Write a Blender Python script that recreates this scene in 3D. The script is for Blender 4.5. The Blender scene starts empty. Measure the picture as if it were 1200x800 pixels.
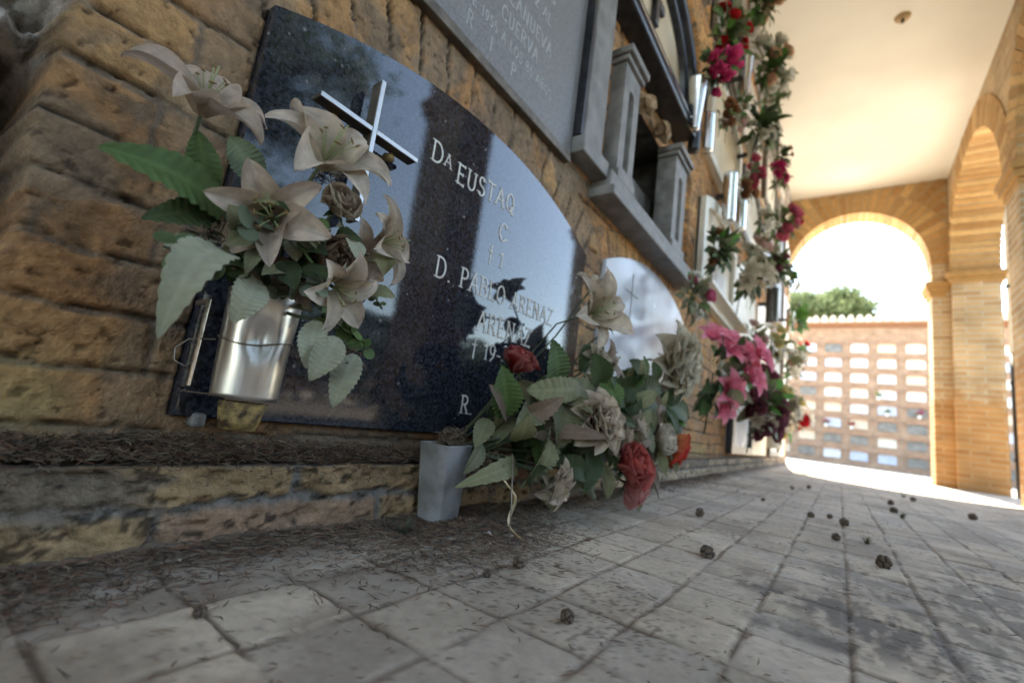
import bpy, math, random
import numpy as np
from mathutils import Vector, Matrix

random.seed(7)
RNG = np.random.default_rng(11)
PI = math.pi
scene = bpy.context.scene
COL = scene.collection

# ------------------------------------------------------------------ camera
cam_data = bpy.data.cameras.new('camera')
cam = bpy.data.objects.new('camera', cam_data)
COL.objects.link(cam)
_right = Vector((0.8090192, 0.57325902, 0.12985383))
_down = Vector((0.00912472, 0.20864617, -0.97794863))
_fwd = Vector((-0.58771138, 0.7923641, 0.16356793))
m = Matrix.Identity(4)
for i in range(3):
    m[i][0] = _right[i]; m[i][1] = -_down[i]; m[i][2] = -_fwd[i]
m[2][3] = 0.17
cam.matrix_world = m
cam_data.sensor_width = 36.0
cam_data.lens = 15.9
cam_data.clip_start = 0.01
cam_data.clip_end = 2000
cam_data.dof.use_dof = True
cam_data.dof.focus_distance = 0.52
cam_data.dof.aperture_fstop = 3.6
scene.camera = cam

# ------------------------------------------------------------------ sky, sun, exposure
SUN_DIR = Vector((-0.30, 2.75, 3.10)).normalized()        # towards the sun
sun_el = math.asin(SUN_DIR.z)
sun_az = math.atan2(SUN_DIR.x, SUN_DIR.y)
world = bpy.data.worlds.new('World')
scene.world = world
world.use_nodes = True
wn = world.node_tree.nodes; wl = world.node_tree.links
sky = wn.new('ShaderNodeTexSky')
sky.sky_type = 'NISHITA'
sky.sun_disc = False
sky.sun_elevation = sun_el
sky.sun_rotation = sun_az
sky.dust_density = 0.3
wl.new(sky.outputs['Color'], wn['Background'].inputs['Color'])
wn['Background'].inputs['Strength'].default_value = 0.15
sun_data = bpy.data.lights.new('sun', 'SUN')
sun_data.energy = 5.0
sun_data.angle = math.radians(0.5)
sun_data.color = (1.0, 0.95, 0.87)
sun = bpy.data.objects.new('sun', sun_data)
COL.objects.link(sun)
sun.rotation_euler = (-SUN_DIR).to_track_quat('-Z', 'Y').to_euler()
sun.location = (0, 4, 12)
scene.view_settings.view_transform = 'Standard'
scene.view_settings.look = 'None'
scene.view_settings.gamma = 1.0
scene.view_settings.exposure = 3.05
scene.view_settings.use_white_balance = True
scene.view_settings.white_balance_temperature = 7800
scene.view_settings.white_balance_tint = 8
scene.cycles.max_bounces = 10
scene.cycles.diffuse_bounces = 7
scene.cycles.glossy_bounces = 4
scene.cycles.transmission_bounces = 4
scene.cycles.sample_clamp_indirect = 6.0
scene.cycles.use_denoising = True
scene.cycles.caustics_reflective = False
scene.cycles.caustics_refractive = False

# ------------------------------------------------------------------ helpers
def link(o, parent=None):
    COL.objects.link(o)
    if parent is not None:
        o.parent = parent
    return o

def tag(o, label, cat, group=None, kind=None):
    o['label'] = label
    o['category'] = cat
    if group: o['group'] = group
    if kind: o['kind'] = kind
    return o

def thing(name, label, cat, loc=(0, 0, 0), group=None, rot=None):
    o = bpy.data.objects.new(name, None)
    o.empty_display_size = 0.05
    COL.objects.link(o)
    o.location = loc
    if rot is not None:
        o.rotation_euler = rot
    return tag(o, label, cat, group)

def structure(o):
    o['kind'] = 'structure'
    return o

class MB:
    """collects vertices and faces of ONE mesh"""
    def __init__(self):
        self.v = []; self.f = []; self.c = []; self.n = 0
    def add(self, verts, faces, col=None):
        b = self.n
        verts = [tuple(p) for p in verts]
        self.v.extend(verts); self.n += len(verts)
        self.f.extend([tuple(i + b for i in f) for f in faces])
        c = col if col is not None else (1, 1, 1)
        self.c.extend([tuple(c)] * len(verts))
        return self
    def box(self, x0, x1, y0, y1, z0, z1, col=None):
        v = [(x0, y0, z0), (x1, y0, z0), (x1, y1, z0), (x0, y1, z0), (x0, y0, z1), (x1, y0, z1), (x1, y1, z1), (x0, y1, z1)]
        f = [(0, 3, 2, 1), (4, 5, 6, 7), (0, 1, 5, 4), (1, 2, 6, 5), (2, 3, 7, 6), (3, 0, 4, 7)]
        return self.add(v, f, col)
    def tube(self, pts, r, n=8, col=None, cap=True):
        pts = [Vector(p) for p in pts]
        rs = r if isinstance(r, (list, tuple)) else [r] * len(pts)
        V = []; F = []
        t0 = (pts[1] - pts[0]).normalized()
        a = t0.orthogonal().normalized()
        for i, p in enumerate(pts):
            if i == 0: t = pts[1] - pts[0]
            elif i == len(pts) - 1: t = pts[-1] - pts[-2]
            else: t = pts[i + 1] - pts[i - 1]
            t.normalize()
            a = (a - t * a.dot(t)).normalized()
            b = t.cross(a)
            for k in range(n):
                w = 2 * PI * k / n
                V.append(p + (a * math.cos(w) + b * math.sin(w)) * rs[i])
        for i in range(len(pts) - 1):
            for k in range(n):
                F.append((i * n + k, i * n + (k + 1) % n, (i + 1) * n + (k + 1) % n, (i + 1) * n + k))
        if cap:
            F.append(tuple(range(n - 1, -1, -1)))
            F.append(tuple((len(pts) - 1) * n + k for k in range(n)))
        return self.add(V, F, col)
    def lathe(self, prof, n=24, c=(0, 0, 0), col=None):
        V = []; F = []
        for r, z in prof:
            for k in range(n):
                w = 2 * PI * k / n
                V.append((c[0] + r * math.cos(w), c[1] + r * math.sin(w), c[2] + z))
        for i in range(len(prof) - 1):
            for k in range(n):
                F.append((i * n + k, i * n + (k + 1) % n, (i + 1) * n + (k + 1) % n, (i + 1) * n + k))
        return self.add(V, F, col)
    def mesh(self, name, mat, smooth=False, bevel=None):
        me = bpy.data.meshes.new(name)
        me.from_pydata(self.v, [], self.f)
        a = me.color_attributes.new('Col', 'FLOAT_COLOR', 'POINT')
        a.data.foreach_set('color', np.array([(*c, 1.0) for c in self.c], dtype=np.float32).ravel())
        if mat: me.materials.append(mat)
        if smooth: me.polygons.foreach_set('use_smooth', [True] * len(me.polygons))
        me.update()
        return me
    def build(self, name, mat, parent=None, smooth=False, bevel=None):
        o = bpy.data.objects.new(name, self.mesh(name, mat, smooth))
        link(o, parent)
        if bevel:
            b = o.modifiers.new('bevel', 'BEVEL'); b.width = bevel; b.segments = 2; b.limit_method = 'ANGLE'
        return o

def grid_object(name, P, colors, mat, parent=None, keep=None, smooth=True):
    """P: (n,m,3) array of points -> one mesh"""
    n, mm = P.shape[:2]
    idx = np.arange(n * mm).reshape(n, mm)
    q = np.stack([idx[:-1, :-1], idx[1:, :-1], idx[1:, 1:], idx[:-1, 1:]], -1).reshape(-1, 4)
    if keep is not None:
        q = q[keep.reshape(-1)]
    me = bpy.data.meshes.new(name)
    me.vertices.add(n * mm)
    me.vertices.foreach_set('co', P.astype(np.float32).ravel())
    me.loops.add(q.size)
    me.loops.foreach_set('vertex_index', q.astype(np.int32).ravel())
    me.polygons.add(len(q))
    me.polygons.foreach_set('loop_start', np.arange(0, q.size, 4, dtype=np.int32))
    me.polygons.foreach_set('loop_total', np.full(len(q), 4, dtype=np.int32))
    me.update(calc_edges=True)
    a = me.color_attributes.new('Col', 'FLOAT_COLOR', 'POINT')
    c = np.concatenate([colors, np.ones(colors.shape[:2] + (1,))], -1)
    a.data.foreach_set('color', c.astype(np.float32).ravel())
    me.materials.append(mat)
    me.polygons.foreach_set('use_smooth', [smooth] * len(q))
    o = bpy.data.objects.new(name, me)
    return link(o, parent)

def hash2(ix, iy, seed):
    h = (ix.astype(np.int64) * 374761393 + iy.astype(np.int64) * 668265263 + seed * 974711) & 0x7fffffff
    h = ((h ^ (h >> 13)) * 1274126177) & 0x7fffffff
    h = h ^ (h >> 16)
    return (h & 0xffff) / 65535.0

def vn(x, y, seed=0):
    ix = np.floor(x); iy = np.floor(y)
    fx = x - ix; fy = y - iy
    fx = fx * fx * (3 - 2 * fx); fy = fy * fy * (3 - 2 * fy)
    a = hash2(ix, iy, seed); b = hash2(ix + 1, iy, seed); c = hash2(ix, iy + 1, seed); d = hash2(ix + 1, iy + 1, seed)
    return (a * (1 - fx) + b * fx) * (1 - fy) + (c * (1 - fx) + d * fx) * fy

def fbm(x, y, seed=0, oct=4):
    s = 0; a = 0.5; t = 0
    for k in range(oct):
        s = s + a * vn(x, y, seed + k * 17); t += a
        x = x * 2.03 + 3.1; y = y * 2.03 + 1.7; a *= 0.55
    return s / t

def sstep(a, b, x):
    t = np.clip((x - a) / (b - a), 0, 1)
    return t * t * (3 - 2 * t)

def mix(c0, c1, t):
    return np.array(c0) * (1 - t[..., None]) + np.array(c1) * t[..., None]

# ------------------------------------------------------------------ materials
def new_mat(name):
    mt = bpy.data.materials.new(name)
    mt.use_nodes = True
    nt = mt.node_tree
    return mt, nt, nt.nodes['Principled BSDF']

def mottled(name, c0, c1, scale=20, rough=0.7, bump=0.0, metallic=0.0, rough2=None, detail=5, spec=0.5, trans=0.0, coat=0.0):
    """two colours mixed by noise, with roughness variation and a little bump"""
    mt, nt, b = new_mat(name)
    N = nt.nodes; L = nt.links
    tc = N.new('ShaderNodeTexCoord')
    no = N.new('ShaderNodeTexNoise'); no.inputs['Scale'].default_value = scale; no.inputs['Detail'].default_value = detail
    L.new(tc.outputs['Object'], no.inputs['Vector'])
    rp = N.new('ShaderNodeValToRGB')
    rp.color_ramp.elements[0].position = 0.35; rp.color_ramp.elements[1].position = 0.65
    rp.color_ramp.elements[0].color = (*c0, 1); rp.color_ramp.elements[1].color = (*c1, 1)
    L.new(no.outputs['Fac'], rp.inputs['Fac'])
    L.new(rp.outputs['Color'], b.inputs['Base Color'])
    b.inputs['Roughness'].default_value = rough
    b.inputs['Metallic'].default_value = metallic
    b.inputs['Specular IOR Level'].default_value = spec
    if rough2 is not None:
        mr = N.new('ShaderNodeMapRange'); mr.inputs['From Min'].default_value = 0.3; mr.inputs['From Max'].default_value = 0.7
        mr.inputs['To Min'].default_value = rough; mr.inputs['To Max'].default_value = rough2
        L.new(no.outputs['Fac'], mr.inputs['Value']); L.new(mr.outputs['Result'], b.inputs['Roughness'])
    if bump:
        n2 = N.new('ShaderNodeTexNoise'); n2.inputs['Scale'].default_value = scale * 5; n2.inputs['Detail'].default_value = 4
        L.new(tc.outputs['Object'], n2.inputs['Vector'])
        bp = N.new('ShaderNodeBump'); bp.inputs['Strength'].default_value = bump; bp.inputs['Distance'].default_value = 0.004
        L.new(n2.outputs['Fac'], bp.inputs['Height']); L.new(bp.outputs['Normal'], b.inputs['Normal'])
    if trans:
        tr = N.new('ShaderNodeBsdfTranslucent'); L.new(rp.outputs['Color'], tr.inputs['Color'])
        mx = N.new('ShaderNodeMixShader'); mx.inputs['Fac'].default_value = trans
        out = N['Material Output']
        L.new(b.outputs['BSDF'], mx.inputs[1]); L.new(tr.outputs['BSDF'], mx.inputs[2]); L.new(mx.outputs['Shader'], out.inputs['Surface'])
    return mt

def vcol(name, noise=60, amt=0.35, rough=0.85, bump=0.5, bscale=350, dist=0.0015, trans=0.0, spec=0.3):
    """colour from the mesh's own colour attribute times fine noise"""
    mt, nt, b = new_mat(name)
    N = nt.nodes; L = nt.links
    at = N.new('ShaderNodeAttribute'); at.attribute_name = 'Col'
    tc = N.new('ShaderNodeTexCoord')
    no = N.new('ShaderNodeTexNoise'); no.inputs['Scale'].default_value = noise; no.inputs['Detail'].default_value = 8; no.inputs['Roughness'].default_value = 0.7
    L.new(tc.outputs['Object'], no.inputs['Vector'])
    mr = N.new('ShaderNodeMapRange'); mr.inputs['From Min'].default_value = 0.25; mr.inputs['From Max'].default_value = 0.75
    mr.inputs['To Min'].default_value = 1 - amt; mr.inputs['To Max'].default_value = 1 + amt
    L.new(no.outputs['Fac'], mr.inputs['Value'])
    mu = N.new('ShaderNodeVectorMath'); mu.operation = 'SCALE'
    L.new(at.outputs['Color'], mu.inputs[0]); L.new(mr.outputs['Result'], mu.inputs['Scale'])
    L.new(mu.outputs['Vector'], b.inputs['Base Color'])
    b.inputs['Roughness'].default_value = rough
    b.inputs['Specular IOR Level'].default_value = spec
    if bump:
        n2 = N.new('ShaderNodeTexNoise'); n2.inputs['Scale'].default_value = bscale; n2.inputs['Detail'].default_value = 5
        L.new(tc.outputs['Object'], n2.inputs['Vector'])
        bp = N.new('ShaderNodeBump'); bp.inputs['Strength'].default_value = bump; bp.inputs['Distance'].default_value = dist
        L.new(n2.outputs['Fac'], bp.inputs['Height']); L.new(bp.outputs['Normal'], b.inputs['Normal'])
    if trans:
        tr = N.new('ShaderNodeBsdfTranslucent'); L.new(mu.outputs['Vector'], tr.inputs['Color'])
        mx = N.new('ShaderNodeMixShader'); mx.inputs['Fac'].default_value = trans
        L.new(b.outputs['BSDF'], mx.inputs[1]); L.new(tr.outputs['BSDF'], mx.inputs[2])
        L.new(mx.outputs['Shader'], N['Material Output'].inputs['Surface'])
    return mt

def brick_material(name, c1, c2, mortar, bw=0.25, bh=0.056, ms=0.012, band=None):
    """horizontal courses on any upright face: u = x + y, v = z"""
    mt, nt, b = new_mat(name)
    N = nt.nodes; L = nt.links
    tc = N.new('ShaderNodeTexCoord')
    sp = N.new('ShaderNodeSeparateXYZ'); L.new(tc.outputs['Object'], sp.inputs[0])
    ad = N.new('ShaderNodeMath'); ad.operation = 'ADD'; L.new(sp.outputs['X'], ad.inputs[0]); L.new(sp.outputs['Y'], ad.inputs[1])
    cb = N.new('ShaderNodeCombineXYZ'); L.new(ad.outputs[0], cb.inputs['X']); L.new(sp.outputs['Z'], cb.inputs['Y'])
    nz = N.new('ShaderNodeTexNoise'); nz.inputs['Scale'].default_value = 9
    L.new(tc.outputs['Object'], nz.inputs['Vector'])
    wv = N.new('ShaderNodeVectorMath'); wv.operation = 'SCALE'; wv.inputs['Scale'].default_value = 0.012
    L.new(nz.outputs['Color'], wv.inputs[0])
    wa = N.new('ShaderNodeVectorMath'); wa.operation = 'ADD'; L.new(cb.outputs[0], wa.inputs[0]); L.new(wv.outputs[0], wa.inputs[1])
    br = N.new('ShaderNodeTexBrick')
    br.inputs['Scale'].default_value = 1.0
    br.inputs['Brick Width'].default_value = bw; br.inputs['Row Height'].default_value = bh
    br.inputs['Mortar Size'].default_value = ms; br.inputs['Mortar Smooth'].default_value = 0.3
    br.inputs['Color1'].default_value = (*c1, 1); br.inputs['Color2'].default_value = (*c2, 1); br.inputs['Mortar'].default_value = (*mortar, 1)
    L.new(wa.outputs[0], br.inputs['Vector'])
    n2 = N.new('ShaderNodeTexNoise'); n2.inputs['Scale'].default_value = 4; n2.inputs['Detail'].default_value = 8
    L.new(tc.outputs['Object'], n2.inputs['Vector'])
    mr = N.new('ShaderNodeMapRange'); mr.inputs['From Min'].default_value = 0.3; mr.inputs['From Max'].default_value = 0.7
    mr.inputs['To Min'].default_value = 0.75; mr.inputs['To Max'].default_value = 1.2
    L.new(n2.outputs['Fac'], mr.inputs['Value'])
    mu = N.new('ShaderNodeVectorMath'); mu.operation = 'SCALE'; L.new(br.outputs['Color'], mu.inputs[0]); L.new(mr.outputs[0], mu.inputs['Scale'])
    colour = mu.outputs[0]
    if band:                      # rising damp: a stained foot of the wall
        m2 = N.new('ShaderNodeMapRange'); m2.inputs['From Min'].default_value = band - 0.05; m2.inputs['From Max'].default_value = band + 0.06
        m2.inputs['To Min'].default_value = 1.0; m2.inputs['To Max'].default_value = 0.0
        nn = N.new('ShaderNodeMath'); nn.operation = 'MULTIPLY_ADD'; nn.inputs[1].default_value = 0.5; L.new(nz.outputs['Fac'], nn.inputs[0]); L.new(sp.outputs['Z'], nn.inputs[2])
        L.new(nn.outputs[0], m2.inputs['Value'])
        mxx = N.new('ShaderNodeMix'); mxx.data_type = 'RGBA'; mxx.blend_type = 'MULTIPLY'
        mxx.inputs['B'].default_value = (0.80, 0.62, 0.45, 1)
        L.new(m2.outputs[0], mxx.inputs['Factor']); L.new(colour, mxx.inputs['A'])
        colour = mxx.outputs['Result']
    L.new(colour, b.inputs['Base Color'])
    b.inputs['Roughness'].default_value = 0.9; b.inputs['Specular IOR Level'].default_value = 0.2
    bp = N.new('ShaderNodeBump'); bp.inputs['Strength'].default_value = 0.9; bp.inputs['Distance'].default_value = 0.012
    iv = N.new('ShaderNodeMath'); iv.operation = 'SUBTRACT'; iv.inputs[0].default_value = 1.0; L.new(br.outputs['Fac'], iv.inputs[1])
    L.new(iv.outputs[0], bp.inputs['Height']); L.new(bp.outputs['Normal'], b.inputs['Normal'])
    return mt

def polished_slate():
    mt, nt, b = new_mat('polished_dark_granite')
    N = nt.nodes; L = nt.links
    tc = N.new('ShaderNodeTexCoord')
    n1 = N.new('ShaderNodeTexNoise'); n1.inputs['Scale'].default_value = 240; n1.inputs['Detail'].default_value = 3
    n2 = N.new('ShaderNodeTexVoronoi'); n2.inputs['Scale'].default_value = 75
    n3 = N.new('ShaderNodeTexNoise'); n3.inputs['Scale'].default_value = 13; n3.inputs['Detail'].default_value = 9; n3.inputs['Roughness'].default_value = 0.72
    n4 = N.new('ShaderNodeTexVoronoi'); n4.inputs['Scale'].default_value = 34
    for n in (n1, n2, n3, n4): L.new(tc.outputs['Object'], n.inputs['Vector'])
    r1 = N.new('ShaderNodeValToRGB')
    r1.color_ramp.elements[0].position = 0.40; r1.color_ramp.elements[0].color = (0.008, 0.010, 0.016, 1)
    r1.color_ramp.elements[1].position = 0.72; r1.color_ramp.elements[1].color = (0.044, 0.050, 0.068, 1)
    L.new(n1.outputs['Fac'], r1.inputs['Fac'])
    # mineral flecks
    f = N.new('ShaderNodeMath'); f.operation = 'LESS_THAN'; f.inputs[1].default_value = 0.13; L.new(n2.outputs['Distance'], f.inputs[0])
    fs = N.new('ShaderNodeMath'); fs.operation = 'MULTIPLY'; fs.inputs[1].default_value = 0.35; L.new(f.outputs[0], fs.inputs[0])
    m1 = N.new('ShaderNodeMix'); m1.data_type = 'RGBA'; m1.inputs['B'].default_value = (0.10, 0.11, 0.14, 1)
    L.new(fs.outputs[0], m1.inputs['Factor']); L.new(r1.outputs['Color'], m1.inputs['A'])
    # dust film and droplet marks
    d = N.new('ShaderNodeMapRange'); d.inputs['From Min'].default_value = 0.52; d.inputs['From Max'].default_value = 0.80; d.inputs['To Max'].default_value = 0.17
    L.new(n3.outputs['Fac'], d.inputs['Value'])
    sp = N.new('ShaderNodeMath'); sp.operation = 'LESS_THAN'; sp.inputs[1].default_value = 0.075; L.new(n4.outputs['Distance'], sp.inputs[0])
    sc_ = N.new('ShaderNodeMath'); sc_.operation = 'MULTIPLY'; L.new(sp.outputs[0], sc_.inputs[0]); L.new(n3.outputs['Fac'], sc_.inputs[1])
    mxm = N.new('ShaderNodeMath'); mxm.operation = 'MAXIMUM'; L.new(d.outputs[0], mxm.inputs[0]); L.new(sc_.outputs[0], mxm.inputs[1])
    m2 = N.new('ShaderNodeMix'); m2.data_type = 'RGBA'; m2.inputs['B'].default_value = (0.20, 0.19, 0.18, 1)
    L.new(mxm.outputs[0], m2.inputs['Factor']); L.new(m1.outputs['Result'], m2.inputs['A'])
    L.new(m2.outputs['Result'], b.inputs['Base Color'])
    rr = N.new('ShaderNodeMapRange'); rr.inputs['To Min'].default_value = 0.035; rr.inputs['To Max'].default_value = 0.55
    L.new(mxm.outputs[0], rr.inputs['Value']); L.new(rr.outputs[0], b.inputs['Roughness'])
    b.inputs['IOR'].default_value = 1.52
    bp = N.new('ShaderNodeBump'); bp.inputs['Strength'].default_value = 0.03; bp.inputs['Distance'].default_value = 0.002
    L.new(n3.outputs['Fac'], bp.inputs['Height']); L.new(bp.outputs['Normal'], b.inputs['Normal'])
    return mt

M = {}
M['wall'] = vcol('weathered_brick', noise=70, amt=0.45, bump=0.8, bscale=260, dist=0.003)
M['floor'] = vcol('stained_paving', noise=90, amt=0.22, bump=0.5, bscale=500, dist=0.001)
M['litter'] = vcol('dry_needles', noise=40, amt=0.3, bump=0)
M['voussoir'] = vcol('arch_bricks', noise=18, amt=0.25, bump=0.5, bscale=120, dist=0.004)
M['brick'] = brick_material('arcade_brick', (0.46, 0.30, 0.165), (0.60, 0.44, 0.265), (0.58, 0.50, 0.38), ms=0.010, band=1.22)
M['lime'] = mottled('lime_mortar', (0.36, 0.26, 0.15), (0.46, 0.35, 0.22), scale=12, rough=0.95, bump=0.3)
M['brick_red'] = brick_material('courtyard_brick', (0.31, 0.175, 0.11), (0.37, 0.22, 0.145), (0.36, 0.27, 0.20))
M['plaster'] = mottled('ceiling_plaster', (0.69, 0.67, 0.615), (0.79, 0.775, 0.725), scale=1.3, rough=0.9, bump=0.2)
M['slate'] = polished_slate()
M['marble'] = mottled('white_marble', (0.40, 0.42, 0.47), (0.50, 0.52, 0.56), scale=7, rough=0.12, rough2=0.3)
M['cream'] = mottled('cream_marble', (0.60, 0.50, 0.36), (0.70, 0.62, 0.48), scale=9, rough=0.3, rough2=0.5)
M['white'] = mottled('white_stone', (0.68, 0.66, 0.60), (0.76, 0.75, 0.70), scale=14, rough=0.5)
M['grey'] = mottled('grey_granite', (0.15, 0.15, 0.158), (0.23, 0.23, 0.245), scale=160, rough=0.35, rough2=0.6, bump=0.1)
M['stone'] = mottled('grey_stone', (0.13, 0.125, 0.12), (0.25, 0.245, 0.245), scale=19, rough=0.45, rough2=0.7, bump=0.25)
M['pale_letter'] = mottled('pale_lettering', (0.31, 0.32, 0.34), (0.38, 0.39, 0.41), scale=60, rough=0.6)
M['letter'] = mottled('cut_lettering', (0.62, 0.60, 0.56), (0.78, 0.76, 0.72), scale=90, rough=0.6)
M['black'] = mottled('black_granite', (0.02, 0.02, 0.024), (0.05, 0.05, 0.055), scale=120, rough=0.1, rough2=0.25)
M['dark_metal'] = mottled('dark_metal', (0.035, 0.037, 0.045), (0.06, 0.062, 0.07), scale=30, rough=0.3, metallic=0.7, rough2=0.45)
M['bronze'] = mottled('tarnished_bronze', (0.10, 0.085, 0.07), (0.19, 0.16, 0.13), scale=40, rough=0.5, metallic=0.6)
M['chrome'] = mottled('bright_metal', (0.70, 0.71, 0.73), (0.80, 0.80, 0.81), scale=60, rough=0.14, metallic=1.0, rough2=0.26)
M['satin'] = mottled('satin_metal', (0.40, 0.40, 0.40), (0.50, 0.50, 0.50), scale=70, rough=0.36, metallic=1.0, rough2=0.5)
M['broken'] = mottled('broken_brick', (0.26, 0.16, 0.085), (0.42, 0.31, 0.20), scale=40, rough=0.95, bump=0.8)
M['steel'] = mottled('brushed_steel', (0.60, 0.58, 0.55), (0.70, 0.69, 0.67), scale=25, rough=0.27, metallic=1.0, rough2=0.42)
M['amber'] = mottled('yellow_resin', (0.07, 0.045, 0.025), (0.46, 0.33, 0.13), scale=95, rough=0.35, bump=0.5, rough2=0.6)
M['tin'] = mottled('grey_painted_tin', (0.22, 0.215, 0.21), (0.40, 0.41, 0.44), scale=26, rough=0.45, rough2=0.65, bump=0.08)
M['pipe'] = mottled('black_pipe', (0.02, 0.022, 0.026), (0.035, 0.036, 0.04), scale=20, rough=0.45)
M['void'] = mottled('shade_dark_mortar', (0.035, 0.03, 0.026), (0.09, 0.08, 0.07), scale=18, rough=0.95, bump=0.6)  # near-black tone stands in for shade inside the open chamber
M['petal'] = vcol('fabric_petal', noise=55, amt=0.28, rough=0.8, bump=0.5, bscale=900, dist=0.0006, trans=0.32)
M['leaf'] = vcol('fabric_leaf', noise=60, amt=0.22, rough=0.62, bump=0.25, bscale=700, dist=0.0006, trans=0.15)
M['redfilm'] = vcol('red_film', noise=30, amt=0.2, rough=0.4, bump=0.2, trans=0.4)
M['stem'] = mottled('plastic_stem', (0.035, 0.05, 0.022), (0.07, 0.08, 0.035), scale=50, rough=0.6)
M['twig'] = mottled('dry_twig', (0.11, 0.075, 0.05), (0.20, 0.15, 0.11), scale=60, rough=0.9)
M['wire'] = mottled('rusty_wire', (0.22, 0.19, 0.15), (0.35, 0.32, 0.28), scale=80, rough=0.45, metallic=0.8)
M['cone'] = vcol('cypress_cone', noise=200, amt=0.4, rough=0.9, bump=0.5, bscale=600)
M['bark'] = mottled('bark', (0.07, 0.05, 0.035), (0.12, 0.09, 0.065), scale=12, rough=0.95, bump=0.8)
M['crown'] = vcol('tree_leaves', noise=0.7, amt=0.35, rough=0.7, bump=0, trans=0.25)
M['rooftile'] = mottled('roof_tiles', (0.52, 0.42, 0.33), (0.64, 0.55, 0.46), scale=3, rough=0.85)
M['earth'] = mottled('sandy_ground', (0.40, 0.37, 0.325), (0.50, 0.47, 0.42), scale=3, rough=0.95, bump=0.3)
M['ribbon'] = mottled('gold_ribbon', (0.42, 0.28, 0.10), (0.62, 0.52, 0.36), scale=30, rough=0.35)

def gz(y):
    """the paving rises very slightly towards the courtyard"""
    return 0.0085 * np.clip(np.asarray(y, float) - 1.0, 0, 5.6)

# ================================================================== SETTING
CEIL = 3.42
# ground: one sheet to the horizon, just below the paving
ys = np.array([-300, -60, -20, 1.0, 3.0, 5.0, 6.6, 12, 22, 40, 90, 400.0]); xs = np.array([-300, -60, -20, -0.6, 1.5, 5, 20, 60, 300.0])
Xg, Yg = np.meshgrid(xs, ys, indexing='ij')
structure(grid_object('ground', np.stack([Xg, Yg, gz(Yg) - 0.02], -1), np.ones(Xg.shape + (3,)), M['earth']))

bed_x = np.array([1.315, 3, 6, 13.5]); bed_y = np.array([-12, -6, 0, 1.0, 3, 5.0])
Xg, Yg = np.meshgrid(bed_x, bed_y, indexing='ij')
M['bed_dark'] = mottled('added_bed_dark', (0.06, 0.052, 0.043), (0.11, 0.095, 0.078), scale=6, rough=0.95, bump=0.6)
structure(grid_object('added_dark_bed', np.stack([Xg, Yg, gz(Yg) - 0.012], -1), np.ones(Xg.shape + (3,)), M['bed_dark']))  # unseen dark sheet, added to darken what the slate mirrors
# paving of small square pads, dirt in the joints
def spaced(a, b, s0, k):
    o = [a]
    while o[-1] < b: o.append(o[-1] + s0 + k * max(0.0, o[-1]))
    return np.array(o)
px = np.concatenate([np.arange(-0.52, 0.62, 0.0031), np.arange(0.62, 1.33, 0.008)])
py = spaced(-0.3, 6.75, 0.0026, 0.0022)
X, Y = np.meshgrid(px, py, indexing='ij')
wx = (fbm(X * 9, Y * 9, 5, 2) - .5) * 0.007; wy = (fbm(X * 9 + 40, Y * 9, 6, 2) - .5) * 0.007
u = (X + wx + 0.07) / 0.0795; v = (Y + wy - 0.17) / 0.0868
iu = np.floor(u); iv = np.floor(v)
eu = np.minimum(u - iu, 1 - (u - iu)) * 0.0795; ev = np.minimum(v - iv, 1 - (v - iv)) * 0.0868
e = np.minimum(eu, ev)
jn = fbm(X * 45, Y * 45, 8, 3)
pad = sstep(0.0, 0.0034, e + (jn - .5) * 0.0055)
hb = hash2(iu, iv, 3); hc = hash2(iu, iv, 4)
big = fbm(X * 3.1, Y * 3.1, 21, 4); mid = fbm(X * 14, Y * 14, 23, 4); fine = fbm(X * 70, Y * 70, 25, 3)
H = pad * 0.0022 + (hb - .5) * 0.0022 * pad + (mid - .5) * 0.002 + (fine - .5) * 0.0012
c = mix((0.475, 0.415, 0.345), (0.51, 0.43, 0.335), hb)
c = c * (0.80 + 0.40 * mid)[..., None] * (0.9 + 0.2 * hc)[..., None]
c = c * (1 - 0.25 * sstep(.5, .75, big))[..., None]
dirt = np.array((0.135, 0.098, 0.070))
joint = (1 - pad) * (0.62 + 0.38 * sstep(.35, .6, mid)); joint = joint * (1 - 0.35 * sstep(1.2, 3.5, Y))
film = sstep(.52, .74, fbm(X * 6, Y * 6, 31, 4)) * 0.38
film = np.maximum(film, .6 * sstep(.42, .10, Y + (fbm(X * 11, Y * 11, 33, 4) - .5) * .35) * sstep(.3, .62, fbm(X * 17, Y * 17, 35, 4)))
c = c * (1 - film[..., None]) + np.array((0.19, 0.145, 0.11)) * film[..., None]
c = c * (1 - joint[..., None]) + dirt * joint[..., None]
# dark specks of crumbled needles and leaves
sp = sstep(.74, .78, vn(X * 330, Y * 300, 41)) * sstep(.50, .64, fbm(X * 8, Y * 8, 43, 3)) * 0.6
sp = np.maximum(sp, sstep(.86, .89, vn(X * 360 + 7, Y * 360, 47)) * 0.4)
c = c * (1 - sp[..., None]) + np.array((0.055, 0.043, 0.036)) * sp[..., None]
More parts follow.
